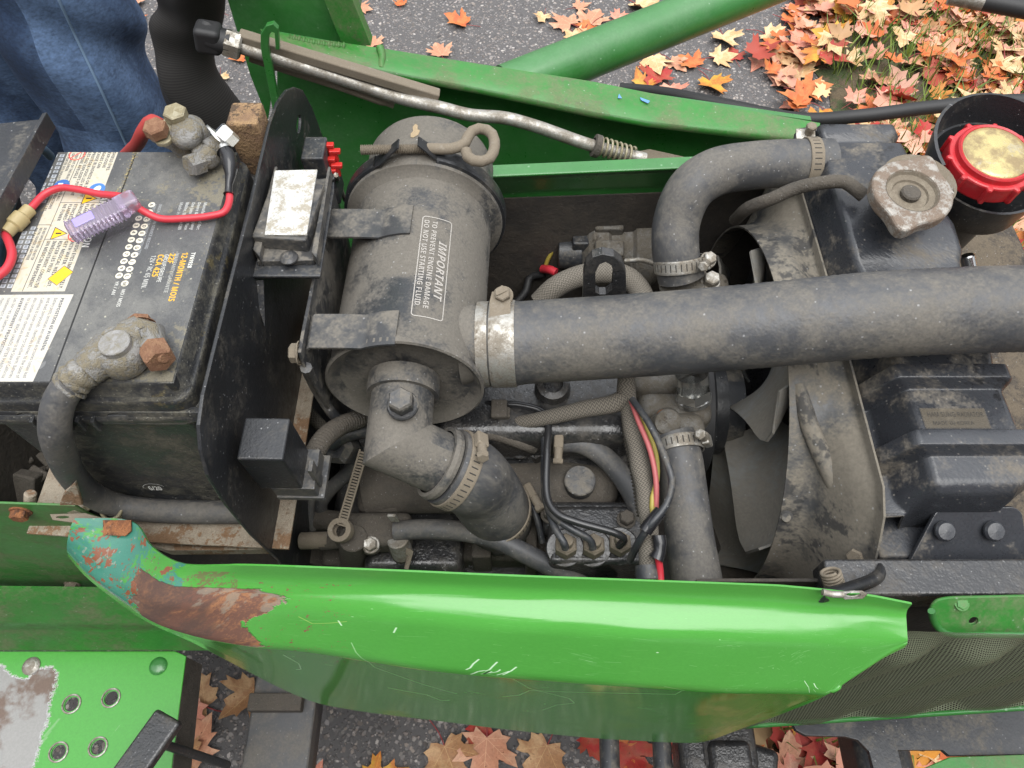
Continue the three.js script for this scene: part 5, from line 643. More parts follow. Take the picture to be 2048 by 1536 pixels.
  part('regulator', [cyl(P(1118, 505, .67), P(1165, 505, .672), .02, 20), box(P(1160, 480, .69), [.02, .02, .03])], M.black, alt); part('wire', sweep([P(1112, 490, .68), P(1095, 520, .66), P(1088, 545, .64)], .003, { rad: 6 }), M.yellow, alt); part('wire_boot', sweep([P(1086, 538, .65), P(1102, 540, .66), P(1112, 545, .66)], .0055, { rad: 8 }), M.red, alt); part('drain_wire', sweep([P(1250, 522, .73), P(1285, 520, .735), P(1315, 530, .735)], .003, { rad: 6 }), M.steel, alt);
  part('starter_cable', sweep([P(990, 640, .6), P(1050, 585, .62), P(1060, 555, .63), P(1090, 548, .64)], .005, { rad: 8 }), M.rubber, tractor); part('dipstick_tube', sweep([P(985, 765, .72), P(1010, 768, .72), P(1024, 785, .70), P(1026, 810, .66)], .004, { rad: 8 }), M.rust, tractor);
  // smaller lines, clips and brackets that crowd the bay
  const R = rng(31), tube = (pts, r, m) => part('fuel_line', sweep(pts, r, { rad: 8 }), m, eng);
  tube([P(930, 1060, .64), P(935, 1010, .65), P(930, 960, .66), P(905, 900, .68)], .004, M.black); tube([P(1060, 1000, .68), P(1075, 1040, .675), P(1085, 1085, .66)], .0035, M.black); tube([P(860, 1130, .62), P(900, 1100, .63), P(925, 1050, .635)], .003, M.dustySteel); tube([P(640, 960, .66), P(620, 1010, .64), P(625, 1060, .62)], .005, M.hose); tube([P(1230, 800, .72), P(1190, 770, .73), P(1150, 765, .735)], .004, M.castBrown); tube([P(820, 1140, .6), P(835, 1080, .62), P(830, 1020, .64), P(800, 1000, .65)], .006, M.hose); tube([P(1040, 720, .74), P(1100, 735, .745), P(1200, 730, .745)], .0045, M.rubber); tube([P(1440, 560, .66), P(1430, 640, .66), P(1400, 700, .68)], .006, M.hose);
  for (let i = 0; i < 22; i++) { const x = 900 + R() * 330, y = 900 + R() * 230; part('bolt', bolt(P(x, y, .605), V(0, 1, 0), .009 + .006 * R(), .006), i % 3 ? M.castBrown : M.oily, eng); }
  for (const [x, y, w, h, z] of [[1160, 1150, .05, .02, .61], [880, 1090, .04, .03, .6], [1265, 1000, .02, .05, .65], [620, 1110, .05, .02, .6], [860, 930, .05, .04, .64], [1010, 930, .03, .03, .67]]) part('bracket', box(P(x, y, z), [w, .012, h], { r: .002, x: V(1, 0, R() - .5) }), M.castBrown, eng);
  part('firewall_harness', sweep([P(560, 700, .7), P(590, 780, .68), P(640, 850, .68), P(720, 900, .67), P(800, 930, .66)], .007, { rad: 10 }), bm, tractor);
}

// ---------------------------------------------------------------- battery and its leads
{
  const x0 = -.396, x1 = -.2235, z0 = -.524, z1 = -.272, top = .95, cx = (x0 + x1) / 2, cz = (z0 + z1) / 2;
  const bat = thing('battery', 'black car battery with white warning labels on its lid', 'battery', V(cx, .737, cz));
  // tapered case
  const ring = (y, d, r) => { const o = []; const X = (x1 - x0) / 2 - d, Z = (z1 - z0) / 2 - d; for (const [sx, sz, a0] of [[1, 1, 0], [-1, 1, 1], [-1, -1, 2], [1, -1, 3]]) for (let k = 0; k <= 5; k++) { const a = (a0 + k / 5) * Math.PI / 2; o.push(V(cx + sx * (X - r) + Math.cos(a) * r, y, cz + sz * (Z - r) + Math.sin(a) * r)); } o.push(o[0].clone()); return o; };
  const wrap = (levels) => outward(sheet(levels.map(([y, d, r]) => ring(y, d, r)), 0), (m) => V(m.x - cx, .05, m.z - cz));
  const low = boxUV(mergeGeometries([wrap([[.738, .012, .01], [.752, .007, .01], [.754, .0125, .01], [.88, .009, .01], [.912, .008, .01]]), wrap([[.737, .012, .01], [.738, .012, .01]])]));
  part('case', [low, plate(ring(.7385, .012, .01).slice(0, -1), .0012, V(0, -1, 0))], M.plastic, bat);
  part('lid', [boxUV(wrap([[.906, .004, .012], [.908, .0008, .012], [.916, .0, .012], [.918, .004, .012]])), boxUV(wrap([[.916, .004, .012], [.93, .0035, .014], [.935, .004, .014], [.9352, .0075, .014], [.948, .009, .012], [.9498, .0105, .011]])), plate(ring(.9178, .002, .012).slice(0, -1), .002, V(0, 1, 0))], M.plastic, bat);
  const lid = bat.children[bat.children.length - 1];
  // ledge with finger holes and ribs along the near side
  const zf = z1 + .001, lx = (px) => PZ(px, 845, zf).x; const ledge = [P(-90, 822, .922), P(398, 826, .922), P(396, 843, .912), P(368, 850, .908), P(-90, 846, .91)];
  part('carry_ledge', [plate(ledge, .006, V(0, 1, .35), { holes: [[55, 833], [235, 834]].map(([x, y]) => ({ c: P(x, y, .917), r: .0085, r2: .005 })) }), ...[75, 140, 165, 195].map((px) => box(P(px, 842, .911), [.003, .014, .01], { seg: 1 }))], M.plastic, lid);
  part('case_foot', box(V(cx, .747, z1 - .002), [x1 - x0 - .02, .016, .012], { r: .004 }), M.plastic, bat.children[0]);
  // top skin with the printing; text runs toward the near side, tops of the letters toward the engine
  const W = 1536, H = 1040, zl = z0 + .011, zr = z1 - .011, xb = x0 + .011, xt = x1 - .011, cv = (px, py) => { const p = P(px, py, .9505); return [(p.z - zl) / (zr - zl) * W, H - (p.x - xb) / (xt - xb) * H]; };
  const base = M.plastic.map.image, draw = (c) => {
    const id = c.createImageData(W, H); for (let y = 0; y < H; y++) for (let x = 0; x < W; x++) { const d = sm(nz(0, x * .35, y * .35) * .55 + nz(1, x * .5, y * .5) * .3 + nz(2, x, y) * .15, .45, .75), ye = sm(nz(5, x * .4 + 60, y * .4) * .6 + nz(2, x * .6, y * .6) * .4, .6, .7) * .7, f = .8 + .4 * nz(4, x, y), q = (y * W + x) * 4; const m = (a, b, e) => srgb(lerp(lerp(a, b, d * .75), e, ye) * f); id.data[q] = m(.07, .15, .18); id.data[q + 1] = m(.071, .147, .16); id.data[q + 2] = m(.072, .135, .11); id.data[q + 3] = 255; } c.putImageData(id, 0, 0);
    const R = rng(21); for (let i = 0; i < 500; i++) { c.strokeStyle = `rgba(190,185,160,${.1 + .3 * R()})`; c.lineWidth = 1.2; c.beginPath(); const x = R() * W, y = R() * H, r = 1 + 5 * R() ** 2; c.arc(x, y, r, 0, 7); if (R() < .6) { c.fillStyle = `rgba(205,200,175,${.15 + .4 * R()})`; c.fill(); } else c.stroke(); }
    const poly = (pts, fill) => { c.fillStyle = fill; c.beginPath(); pts.forEach((p, i) => c[i ? 'lineTo' : 'moveTo'](...cv(...p))); c.closePath(); c.fill(); };
    const line = (a, b, w, col) => { c.strokeStyle = col; c.lineWidth = w; c.beginPath(); c.moveTo(...cv(...a)); c.lineTo(...cv(...b)); c.stroke(); };
    const text = (s, a, size, col, opt = {}) => { const [x, y] = cv(...a); c.font = (opt.bold ? 'bold ' : '') + size + 'px sans-serif'; c.fillStyle = col; c.textAlign = 'left'; c.fillText(s, x, y, opt.max); };
    const K = '#23262e', lightP = 'rgba(214,214,206,.9)', Y = 'rgb(214,160,40)';
    // upper white label
    const L1 = [[137, 301], [237, 301], [129, 582], [21, 583]]; poly(L1, '#b5af9f');
    const A = cv(137, 301), B = cv(237, 301), C = cv(129, 582), D = cv(21, 583), lx0 = A[0], lx1 = C[0], ly0 = B[1], ly1 = A[1], lw = lx1 - lx0, lh = ly1 - ly0, at = (u, v) => [lx0 + lw * u, ly0 + lh * v];
    const seg = (u0, v0, u1, v1) => { c.strokeStyle = K; c.lineWidth = 3; c.beginPath(); c.moveTo(...at(u0, v0)); c.lineTo(...at(u1, v1)); c.stroke(); }, put = (s, u, v, z, m) => { const [x, y] = at(u, v); c.font = 'bold ' + z + 'px sans-serif'; c.fillStyle = K; c.fillText(s, x, y, m ? m * lw : undefined); };
    seg(0, .72, 1, .72); seg(.4, 0, .4, .72); seg(.66, 0, .66, .72); seg(.56, .72, .56, 1); seg(.24, .72, .24, 1);
    [['SHIELD EYES.', .01, .1], ['EXPLOSIVE', .01, .2], ['GASES CAN', .01, .3], ['CAUSE BLINDNESS OR INJURY', .01, .4], ['PROTÉGER-VOUS LES YEUX.', .01, .5], ['LES GAZ EXPLOSIFS PEUVENT', .01, .59], ['RENDRE AVEUGLE', .01, .68]].forEach(([s, u, v]) => put(s, u, v, 25, .38)); [['NO SPARKS', .41, .12], ['FLAMES', .41, .22], ['SMOKING', .41, .32], ['ÉTINCELLES', .41, .44], ['FLAMMES', .41, .54], ['NE FUMER', .41, .64]].forEach(([s, u, v]) => put(s, u, v, 25, .2)); [['FLUSH EYES IMMEDIATELY', .67, .11], ['WITH WATER.', .67, .22], ['GET MEDICAL HELP FAST.', .67, .33], ['RINCER LES YEUX', .67, .44], ['IMMÉDIATEMENT. CONSULTER', .67, .55], ['UN MÉDECIN RAPIDEMENT.', .67, .66]].forEach(([s, u, v]) => put(s, u, v, 26, .31)); [['KEEP OUT OF THE REACH', .02, .82], ['OF CHILDREN.', .02, .9], ['LA PORTÉE DES ENFANTS', .02, .98], ['READ ALL', .29, .82], ['INSTRUCTIONS', .29, .9], ['LIRE TOUTES LES', .29, .98], ['DO NOT OPEN BATTERY. DO NOT TIP', .58, .82], ['NE PAS OUVRIR LA BATTERIE', .58, .9], ['NE PAS RENVERSER', .58, .98]].forEach(([s, u, v]) => put(s, u, v, 22, .22));
    const disc = (u, v, r, col, fill) => { const [x, y] = at(u, v); c.beginPath(); c.arc(x, y, r, 0, 7); if (fill) { c.fillStyle = col; c.fill(); } else { c.strokeStyle = col; c.lineWidth = 6; c.stroke(); c.beginPath(); c.moveTo(x - r * .7, y - r * .7); c.lineTo(x + r * .7, y + r * .7); c.stroke(); } };
    disc(.3, .13, 46, '#3e6fae', true); { const [x, y] = at(.3, .13); c.fillStyle = '#e6ecf2'; c.beginPath(); c.ellipse(x, y, 28, 18, .5, 0, 7); c.fill(); } disc(.03, .8, 44, '#cf3b36'); disc(.63, .16, 44, '#cf3b36'); disc(.27, .84, 44, '#3560a0', true); { const [x, y] = at(.27, .84); c.fillStyle = '#e6ecf2'; c.fillRect(x - 16, y - 4, 30, 26); c.beginPath(); c.arc(x + 10, y - 16, 9, 0, 7); c.fill(); }
    const tri = (u, v, r) => { const [x, y] = at(u, v); c.fillStyle = '#e2b21e'; c.strokeStyle = '#222'; c.lineWidth = 4; c.beginPath(); c.moveTo(x, y - r); c.lineTo(x + r, y + r * .8); c.lineTo(x - r, y + r * .8); c.closePath(); c.fill(); c.stroke(); c.fillStyle = '#222'; c.fillRect(x - 6, y - r * .3, 10, r * .75); }; tri(.37, .2, 42); tri(.62, .5, 42); { const [x, y] = at(.9, .16); c.save(); c.translate(x, y); c.rotate(.6); c.fillStyle = '#e2b21e'; c.fillRect(-52, -36, 104, 72); c.strokeStyle = '#333'; c.lineWidth = 3; c.strokeRect(-52, -36, 104, 72); c.restore(); }
    for (let i = 0; i < 340; i++) { c.fillStyle = `rgba(${R() < .5 ? '150,110,60' : '190,165,100'},${.06 + .16 * R()})`; c.beginPath(); const [x, y] = at(R(), R()); c.ellipse(x, y, 3 + 26 * R() ** 2, 2 + 9 * R(), R() * 3, 0, 7); c.fill(); }
    // lower white label
    poly([[147, 588], [62, 770], [-130, 772], [-95, 590]], '#b4b0a6'); const A2 = cv(147, 588), l2 = ['PROPOSITION 65 WARNING', 'Battery posts, terminals and related accessories contain lead', 'and lead compounds, chemicals known to the State of', 'California to cause cancer and reproductive harm. Batteries', 'also contain other chemicals known to the State of California', 'to cause cancer. WASH HANDS AFTER HANDLING.', 'AVERTISSEMENT PROPOSITION 65 :', 'Les bornes de batterie, les prises et les accessoires', 'contiennent du plomb et des composés de plomb,', 'chimiques connus de l’État de la Californie comme causant', 'cancer et des effets nocifs sur la reproduction.', 'l’État de la Californie aussi cause', 'SE LAVER LES MAINS APRÈS MANIPULATION.'];
    l2.forEach((s, i) => { c.font = (i === 0 || i === 6 || i === 12 ? 'bold ' : '') + '24px sans-serif'; c.fillStyle = '#30343e'; c.fillText(s, A2[0] + 22, A2[1] + 58 + i * 34, 470); });
    for (let i = 0; i < 240; i++) { c.fillStyle = `rgba(${R() < .5 ? '160,120,80' : '225,225,222'},${.06 + .16 * R()})`; c.beginPath(); c.ellipse(A2[0] + R() * 500, A2[1] + 20 + R() * 500, 3 + 26 * R() ** 2, 2 + 9 * R(), R() * 3, 0, 7); c.fill(); }
    // columns of small white print at the left
    for (let k = 0; k < 3; k++) { const a = cv(124 - k * 14, 308), b = cv(16 - k * 14, 578); for (let i = 0; i < 30; i++) { const t = i / 30, x = lerp(a[0], b[0], t), y = lerp(a[1], b[1], t); if (R() < .9 && Math.abs(i - 14) > 2) { c.fillStyle = 'rgba(196,202,208,.75)'; c.fillRect(x, y - 16, 18 + R() * 8, 26); c.fillStyle = 'rgba(40,44,52,.8)'; for (let q = 0; q < 3; q++) c.fillRect(x + 3 + q * 6, y - 10, 3, 14); } } }
    text('▲', [213, 372], 48, '#e6e6e0'); text('DANGER / POISON', [206, 384], 52, '#dcdcd4', { bold: true, max: 400 });
    // seam and prints on the right half
    line([278, 288], [92, 786], 9, 'rgba(8,8,8,.95)');
    text('TY61928', [383, 504], 30, lightP, { bold: true, max: 105 }); text('12-MONTH / MOIS', [365, 504], 44, Y, { bold: true, max: 320 }); text('WARRANTY/GARANTIE', [351, 506], 28, 'rgba(200,200,190,.7)', { max: 260 }); text('22F', [340, 506], 42, Y, { bold: true }); text('GROUP/GROUPE', [330, 508], 30, lightP, { max: 185 }); text('CCA 425', [317, 508], 44, Y, { bold: true, max: 150 }); text('12V • RC 65 MIN.', [303, 510], 34, 'rgba(205,205,198,.85)', { max: 220 });
    ['Manufactured for:', 'Deere & Company', 'One John Deere Place', 'Moline, Illinois 61265', 'Made in USA'].forEach((s, i) => text(s, [408 - i * 12, 404], 25, 'rgba(190,192,190,.75)', { bold: i < 4, max: 200 })); ['INSTALLATION SERVICE RECORD', 'ENREGISTREMENT DE SERVICE ET D’INSTALLATION'].forEach((s, i) => text(s, [318 - i * 11, 408], 22, 'rgba(170,175,178,.8)', { max: 360 }));
    const circ = (px, py, s) => { const [x, y] = cv(px, py); c.fillStyle = 'rgba(214,208,188,.95)'; c.beginPath(); c.arc(x, y, 19, 0, 7); c.fill(); c.fillStyle = '#22252c'; c.font = 'bold 27px sans-serif'; c.fillText(s, x - 9, y + 10); };
    '2345678910'.match(/10|\d/g).forEach((s, i) => circ(277 - i * 4.9, 436 + i * 14.3, s.slice(-1))); 'ABCDEFGHJKLM'.split('').forEach((s, i) => circ(303 - i * 4.9, 409 + i * 14.3, s)); text('YR / AN', [231, 562], 26, lightP, { max: 90 }); text('MO / MOIS', [244, 578], 26, lightP, { max: 110 });
    for (let i = 0; i < 700; i++) { const t = R(), s = cv(278 - 60 * t, 288 + 150 * t); c.fillStyle = `rgba(${R() < .5 ? '205,190,130' : '160,130,60'},${.1 + .35 * R()})`; c.beginPath(); c.arc(s[0] + (R() - .5) * 70, s[1] + (R() - .5) * 70 * R(), 1 + 5 * R() ** 3, 0, 7); c.fill(); }
  };
  const skin = sheet([[V(xt, .9502, zl), V(xb, .9502, zl)], [V(xt, .9502, zr), V(xb, .9502, zr)]], 0, { unit: true, dir: V(0, 1, 0) }); { const uv = skin.attributes.uv; for (let i = 0; i < uv.count; i++) uv.setY(i, 1 - uv.getY(i)); }
  const bt = M.plastic.bumpMap.clone(); bt.repeat.set(2, 1.4); part('printed_top', skin, new THREE.MeshPhysicalMaterial({ map: canvasTex(W, H, draw), roughness: .48, bumpMap: bt, bumpScale: .0004 }), lid, 'lid top printed with white, yellow and coloured warnings');
  part('lid_plate', plate([V(xt + .001, .9497, zl - .001), V(xb - .001, .9497, zl - .001), V(xb - .001, .9497, zr + .001), V(xt + .001, .9497, zr + .001)], .01, V(0, 1, 0)), M.plastic, lid);
  const sd = decal((u, v) => V(lerp(PZ(287, 980, z1 - .0065).x, PZ(336, 980, z1 - .0065).x, u), lerp(PZ(300, 988, z1 - .0065).y, PZ(300, 968, z1 - .0065).y, v), z1 - .0072), 3, 3, 256, 128, (c, w, h) => { c.clearRect(0, 0, w, h); c.strokeStyle = '#c8c8c4'; c.lineWidth = 4; c.beginPath(); c.ellipse(w / 2, h / 2, w * .46, h * .44, 0, 3.2, 5.9); c.stroke(); c.fillStyle = '#e6e6e2'; c.font = 'bold 66px sans-serif'; c.textAlign = 'center'; c.fillText('6/20', w / 2, h * .68); }, { dir: V(0, 0, 1) }); part('date_sticker', sd[0], sd[1], bat.children[0], 'small round sticker reading 6/20');
  const em = decal((u, v) => V(lerp(PZ(130, 872, z1 - .008).x, PZ(225, 872, z1 - .008).x, u), lerp(.893, .902, v), z1 - .0072), 3, 1, 256, 32, (c, w, h) => { c.clearRect(0, 0, w, h); c.fillStyle = 'rgba(120,120,112,.55)'; c.font = '28px monospace'; c.fillText('42507342', 8, 26, 240); }, { dir: V(0, 0, 1) }); part('moulded_number', em[0], em[1], bat.children[0]);
  for (const [x, y] of [[385, 292], [250, 705]]) part('post', lathe([[.017, 0], [.0165, .004], [.009, .004], [.0085, .02], [.0075, .021], [0, .021]], P(x, y, .9502), V(0, 1, 0), { n: 28 }), M.lead, bat);
  // positive clamp with its plate and bolts
  const pc = thing('positive_clamp', 'corroded positive battery clamp with brass plate and two bolts', 'battery clamp', P(385, 292, .951), undefined);
  part('clamp_body', [lathe([[.0088, .002], [.016, .002], [.0178, .006], [.017, .018], [.013, .022], [.0088, .0222]], P(384, 290, .951), V(0, 1, .1), { n: 28, smooth: true }), box(P(342, 272, .962), [.04, .018, .02], { x: V(1, 0, .55), r: .006 }), box(P(412, 312, .962), [.022, .016, .016], { x: V(1, 0, .8), r: .006 }), cyl(P(415, 300, .966), P(440, 285, .966), .008, 18), cyl(P(398, 328, .962), P(424, 300, .966), .0075, 16)], M.lead, pc);
  part('clamp_plate', plate([P(300, 262, .98), P(340, 228, .98), P(368, 232, .98), P(382, 246, .98), P(378, 256, .978), P(352, 266, .978), P(336, 286, .978), P(312, 288, .978)], .004, V(0, 1, 0), { round: .004 }), M.brass, pc, 'yellowed plate over the clamp');
  part('bolt', hexHead(P(316, 266, .981), V(0, 1, .1), .0165, .009), M.copper, pc, 'rusty brown bolt head'); part('bolt', hexHead(P(355, 237, .981), V(.05, 1, .1), .0165, .009), M.brass, pc); part('bolt', hexHead(P(402, 324, .962), V(-.6, .3, .75), .0165, .012), M.lead, pc); part('nut', [bolt(P(444, 282, .967), V(.7, .4, -.6), .0165, .012), lathe([[.0045, -.001], [.013, 0], [.013, .0015], [.0045, .002]], P(442, 284, .966), V(.7, .4, -.6), { n: 24 })], plain([.6, .6, .58], .25, .85), pc);
  part('dome', lathe([[.012, 0], [.0135, .006], [.011, .011], [0, .012]], P(378, 276, .971), V(0, 1, .2), { n: 24, smooth: true }), M.lead, pc);
  const rc = thing('positive_cable', 'thick red battery cable running under the brass plate', 'cable', P(300, 260, .95)); part('sheath', sweep([P(322, 252, .973), P(303, 243, .968), P(288, 262, .955), P(276, 286, .93), P(262, 300, .88), P(250, 310, .8)], .006, { rad: 16 }), plain([.4, .05, .045], .5), rc);
  // fused red lead
  const fl = thing('fused_lead', 'thin red wire with a clear inline fuse holder across the battery', 'wire', P(300, 420, .951));
  part('ring_terminal', [cyl(P(446, 290, .972), P(456, 312, .97), .004, 12), lathe([[.005, -.0008], [.0115, -.0008], [.0115, .0008], [.005, .0008]], P(436, 272, .975), V(.7, .4, -.6), { n: 24 })], plain([.6, .6, .58], .3, .8), fl);
  part('tape_sleeve', sweep([P(452, 304, .97), P(460, 322, .968), P(462, 345, .965), P(458, 372, .96), P(457, 388, .958)], (t) => .0075 - .0045 * Math.max(0, t - .35) + .0014 * Math.sin(t * 6), { rad: 12, flat: .75 }), M.tape, fl, 'black tape wrapped round the wire end');
  part('wire', sweep([P(458, 380, .958), P(459, 400, .956), P(448, 424, .955), P(420, 432, .955), P(370, 437, .955), P(320, 437, .956), P(290, 424, .96), P(270, 412, .965)], .0029, { rad: 12, step: .003 }), M.red, fl); part('wire', sweep([P(256, 398, .965), P(238, 392, .962), P(200, 388, .958), P(150, 378, .958), P(120, 376, .957), P(90, 388, .956), P(62, 416, .956)], .0029, { rad: 12, step: .003 }), M.red, fl); part('wire', sweep([P(10, 468, .956), P(20, 490, .957), P(24, 510, .957), P(14, 536, .957), P(-10, 556, .957), P(-60, 580, .95)], .0033, { rad: 12, step: .003 }), M.red, fl);
  const clear = new THREE.MeshPhysicalMaterial({ color: new THREE.Color().setRGB(.8, .7, .86), transmission: .85, thickness: .006, roughness: .3, ior: 1.45 });
  const hd = P(262, 408, .968).sub(P(150, 462, .966)).normalize(), hm = P(150, 462, .966).lerp(P(270, 402, .968), .42), ribs = [box(hm.clone().addScaledVector(hd, -.002), [.046, .01, .0175], { x: hd, r: .0025 }), box(P(254, 407, .967), [.017, .012, .016], { x: hd, r: .003 })]; for (let i = -6; i < 7; i++) ribs.push(box(hm.clone().addScaledVector(hd, i * .0032 - .004), [.0014, .0105, .018], { x: hd, seg: 1, r: .0004 }));
  part('fuse_holder', ribs, clear, fl, 'translucent lilac fuse holder'); part('fuse', box(hm.clone().addScaledVector(hd, -.012).add(V(0, .0035, -.002)), [.016, .004, .01], { x: hd, r: .001 }), plain([.3, .25, .6], .35), fl);
  const cd = [P(60, 418, .957), P(12, 466, .957)], cl = (a, b) => cd[0].clone().lerp(cd[1], a).lerp(cd[1], b); part('butt_connector', sweep([cl(0, 0), cd[0].clone().lerp(cd[1], .3), cd[0].clone().lerp(cd[1], .34), cd[0].clone().lerp(cd[1], .7), cd[0].clone().lerp(cd[1], .76), cd[1]], (t) => t > .3 && t < .72 ? .0068 : .0052, { rad: 16, seg: 40 }), new THREE.MeshPhysicalMaterial({ color: new THREE.Color().setRGB(.5, .4, .2), transmission: .3, thickness: .004, roughness: .45 }), fl, 'yellowed crimp connector');
  // negative clamp and cable
  const nc = thing('ground_cable', 'thick black ground cable clamped to the battery with a rusty nut', 'cable', P(240, 690, .951));
  part('clamp_body', [lathe([[.0086, .003], [.0162, .003], [.0175, .008], [.0165, .019], [.0125, .0225], [.0086, .0222]], P(232, 690, .972).setY(.951), V(0, 1, .05), { n: 28, smooth: true }), sweep([P(244, 686, .962), P(270, 672, .965), P(292, 668, .964), P(304, 684, .963), P(298, 706, .962)], (t) => .0115 + .002 * Math.sin(t * 5), { rad: 14 }), sweep([P(225, 700, .962), P(200, 720, .963), P(172, 742, .962)], (t) => .0145 - .003 * t, { rad: 14 })], M.lead, nc, 'grey corroded clamp on the negative post');
  part('post_top', lathe([[.0105, -.004], [.0105, .003], [.0098, .0036], [0, .0038]], P(232, 690, .9745), V(0, 1, 0), { n: 28 }), grime({ base: [.26, .255, .25], dust: [.2, .18, .13], amount: .35, rough: .5, metal: .25, tile: .03, bump: .0006 }), nc);
  part('nut', [hexHead(P(308, 697, .964), V(.55, .05, .8), .0185, .014), cyl(P(312, 703, .965), P(331, 716, .967), .0048, 14), bolt(P(280, 652, .964), V(-.3, .1, -1), .015, .006)], M.copper, nc, 'rusty clamp nut and bolt end');
  part('crusted_sleeve', sweep([P(186, 730, .962), P(168, 744, .961), P(150, 762, .956), P(138, 776, .952)], (t) => .0112 + .001 * Math.sin(t * 23), { rad: 18, step: .002, wob: (t, a) => 1 + .07 * Math.sin(t * 31 + a * 5) + .05 * Math.sin(t * 57 - a * 7) }), M.lead, nc);
  part('sheath', sweep([P(146, 766, .955), P(126, 788, .95), P(113, 822, .94), P(110, 860, .925), P(122, 905, .89), P(150, 958, .83), P(185, 990, .79), P(230, 1010, .765), P(300, 1020, .752), P(400, 1024, .75), P(500, 1026, .745), P(560, 1040, .72)], .0108, { rad: 20 }), M.hose, nc); part('seal_ring', lathe([[.015, 0], [.0185, .0005], [.019, .003], [.0175, .005], [.015, .005]], P(262, 708, .951), V(0, 1, 0), { n: 36, a0: .3, a1: 3.6, up: V(1, 0, 0) }), M.rubber, nc);
  // dash plate, loose wires and block at the battery's far side
  const dp = part('dash_plate', [plate([P(-120, 262, .975), P(0, 246, .975), P(80, 238, .975), P(0, 392, .975), P(-120, 600, .975)], .003, V(0, 1, 0)), plate([P(84, 226, .978), P(93, 224, .978), P(2, 392, .978), P(-60, 498, .978), P(-66, 490, .978)], .016, V(0, 1, 0))], M.black, tractor, 'black dash plate beside the battery'); 
  for (const l of [[P(100, 312, .9), P(82, 297, .92), P(60, 300, .93)], [P(36, 345, .93), P(30, 380, .92), P(14, 430, .92), P(4, 480, .925), P(-8, 540, .93)]]) part('wire', sweep(l, .0042, { rad: 10 }), M.blue, dp);
  const wb = thing('wood_block', 'weathered wooden block standing behind the battery', 'block', V(PZ(488, 225, -.56).x, .737, -.56)); part('block', box(V(PZ(488, 225, -.56).x, (PZ(488, 225, -.56).y + .737) / 2, -.56), [.028, PZ(488, 225, -.56).y - .737, .03], { r: .003 }), M.wood, wb);
}

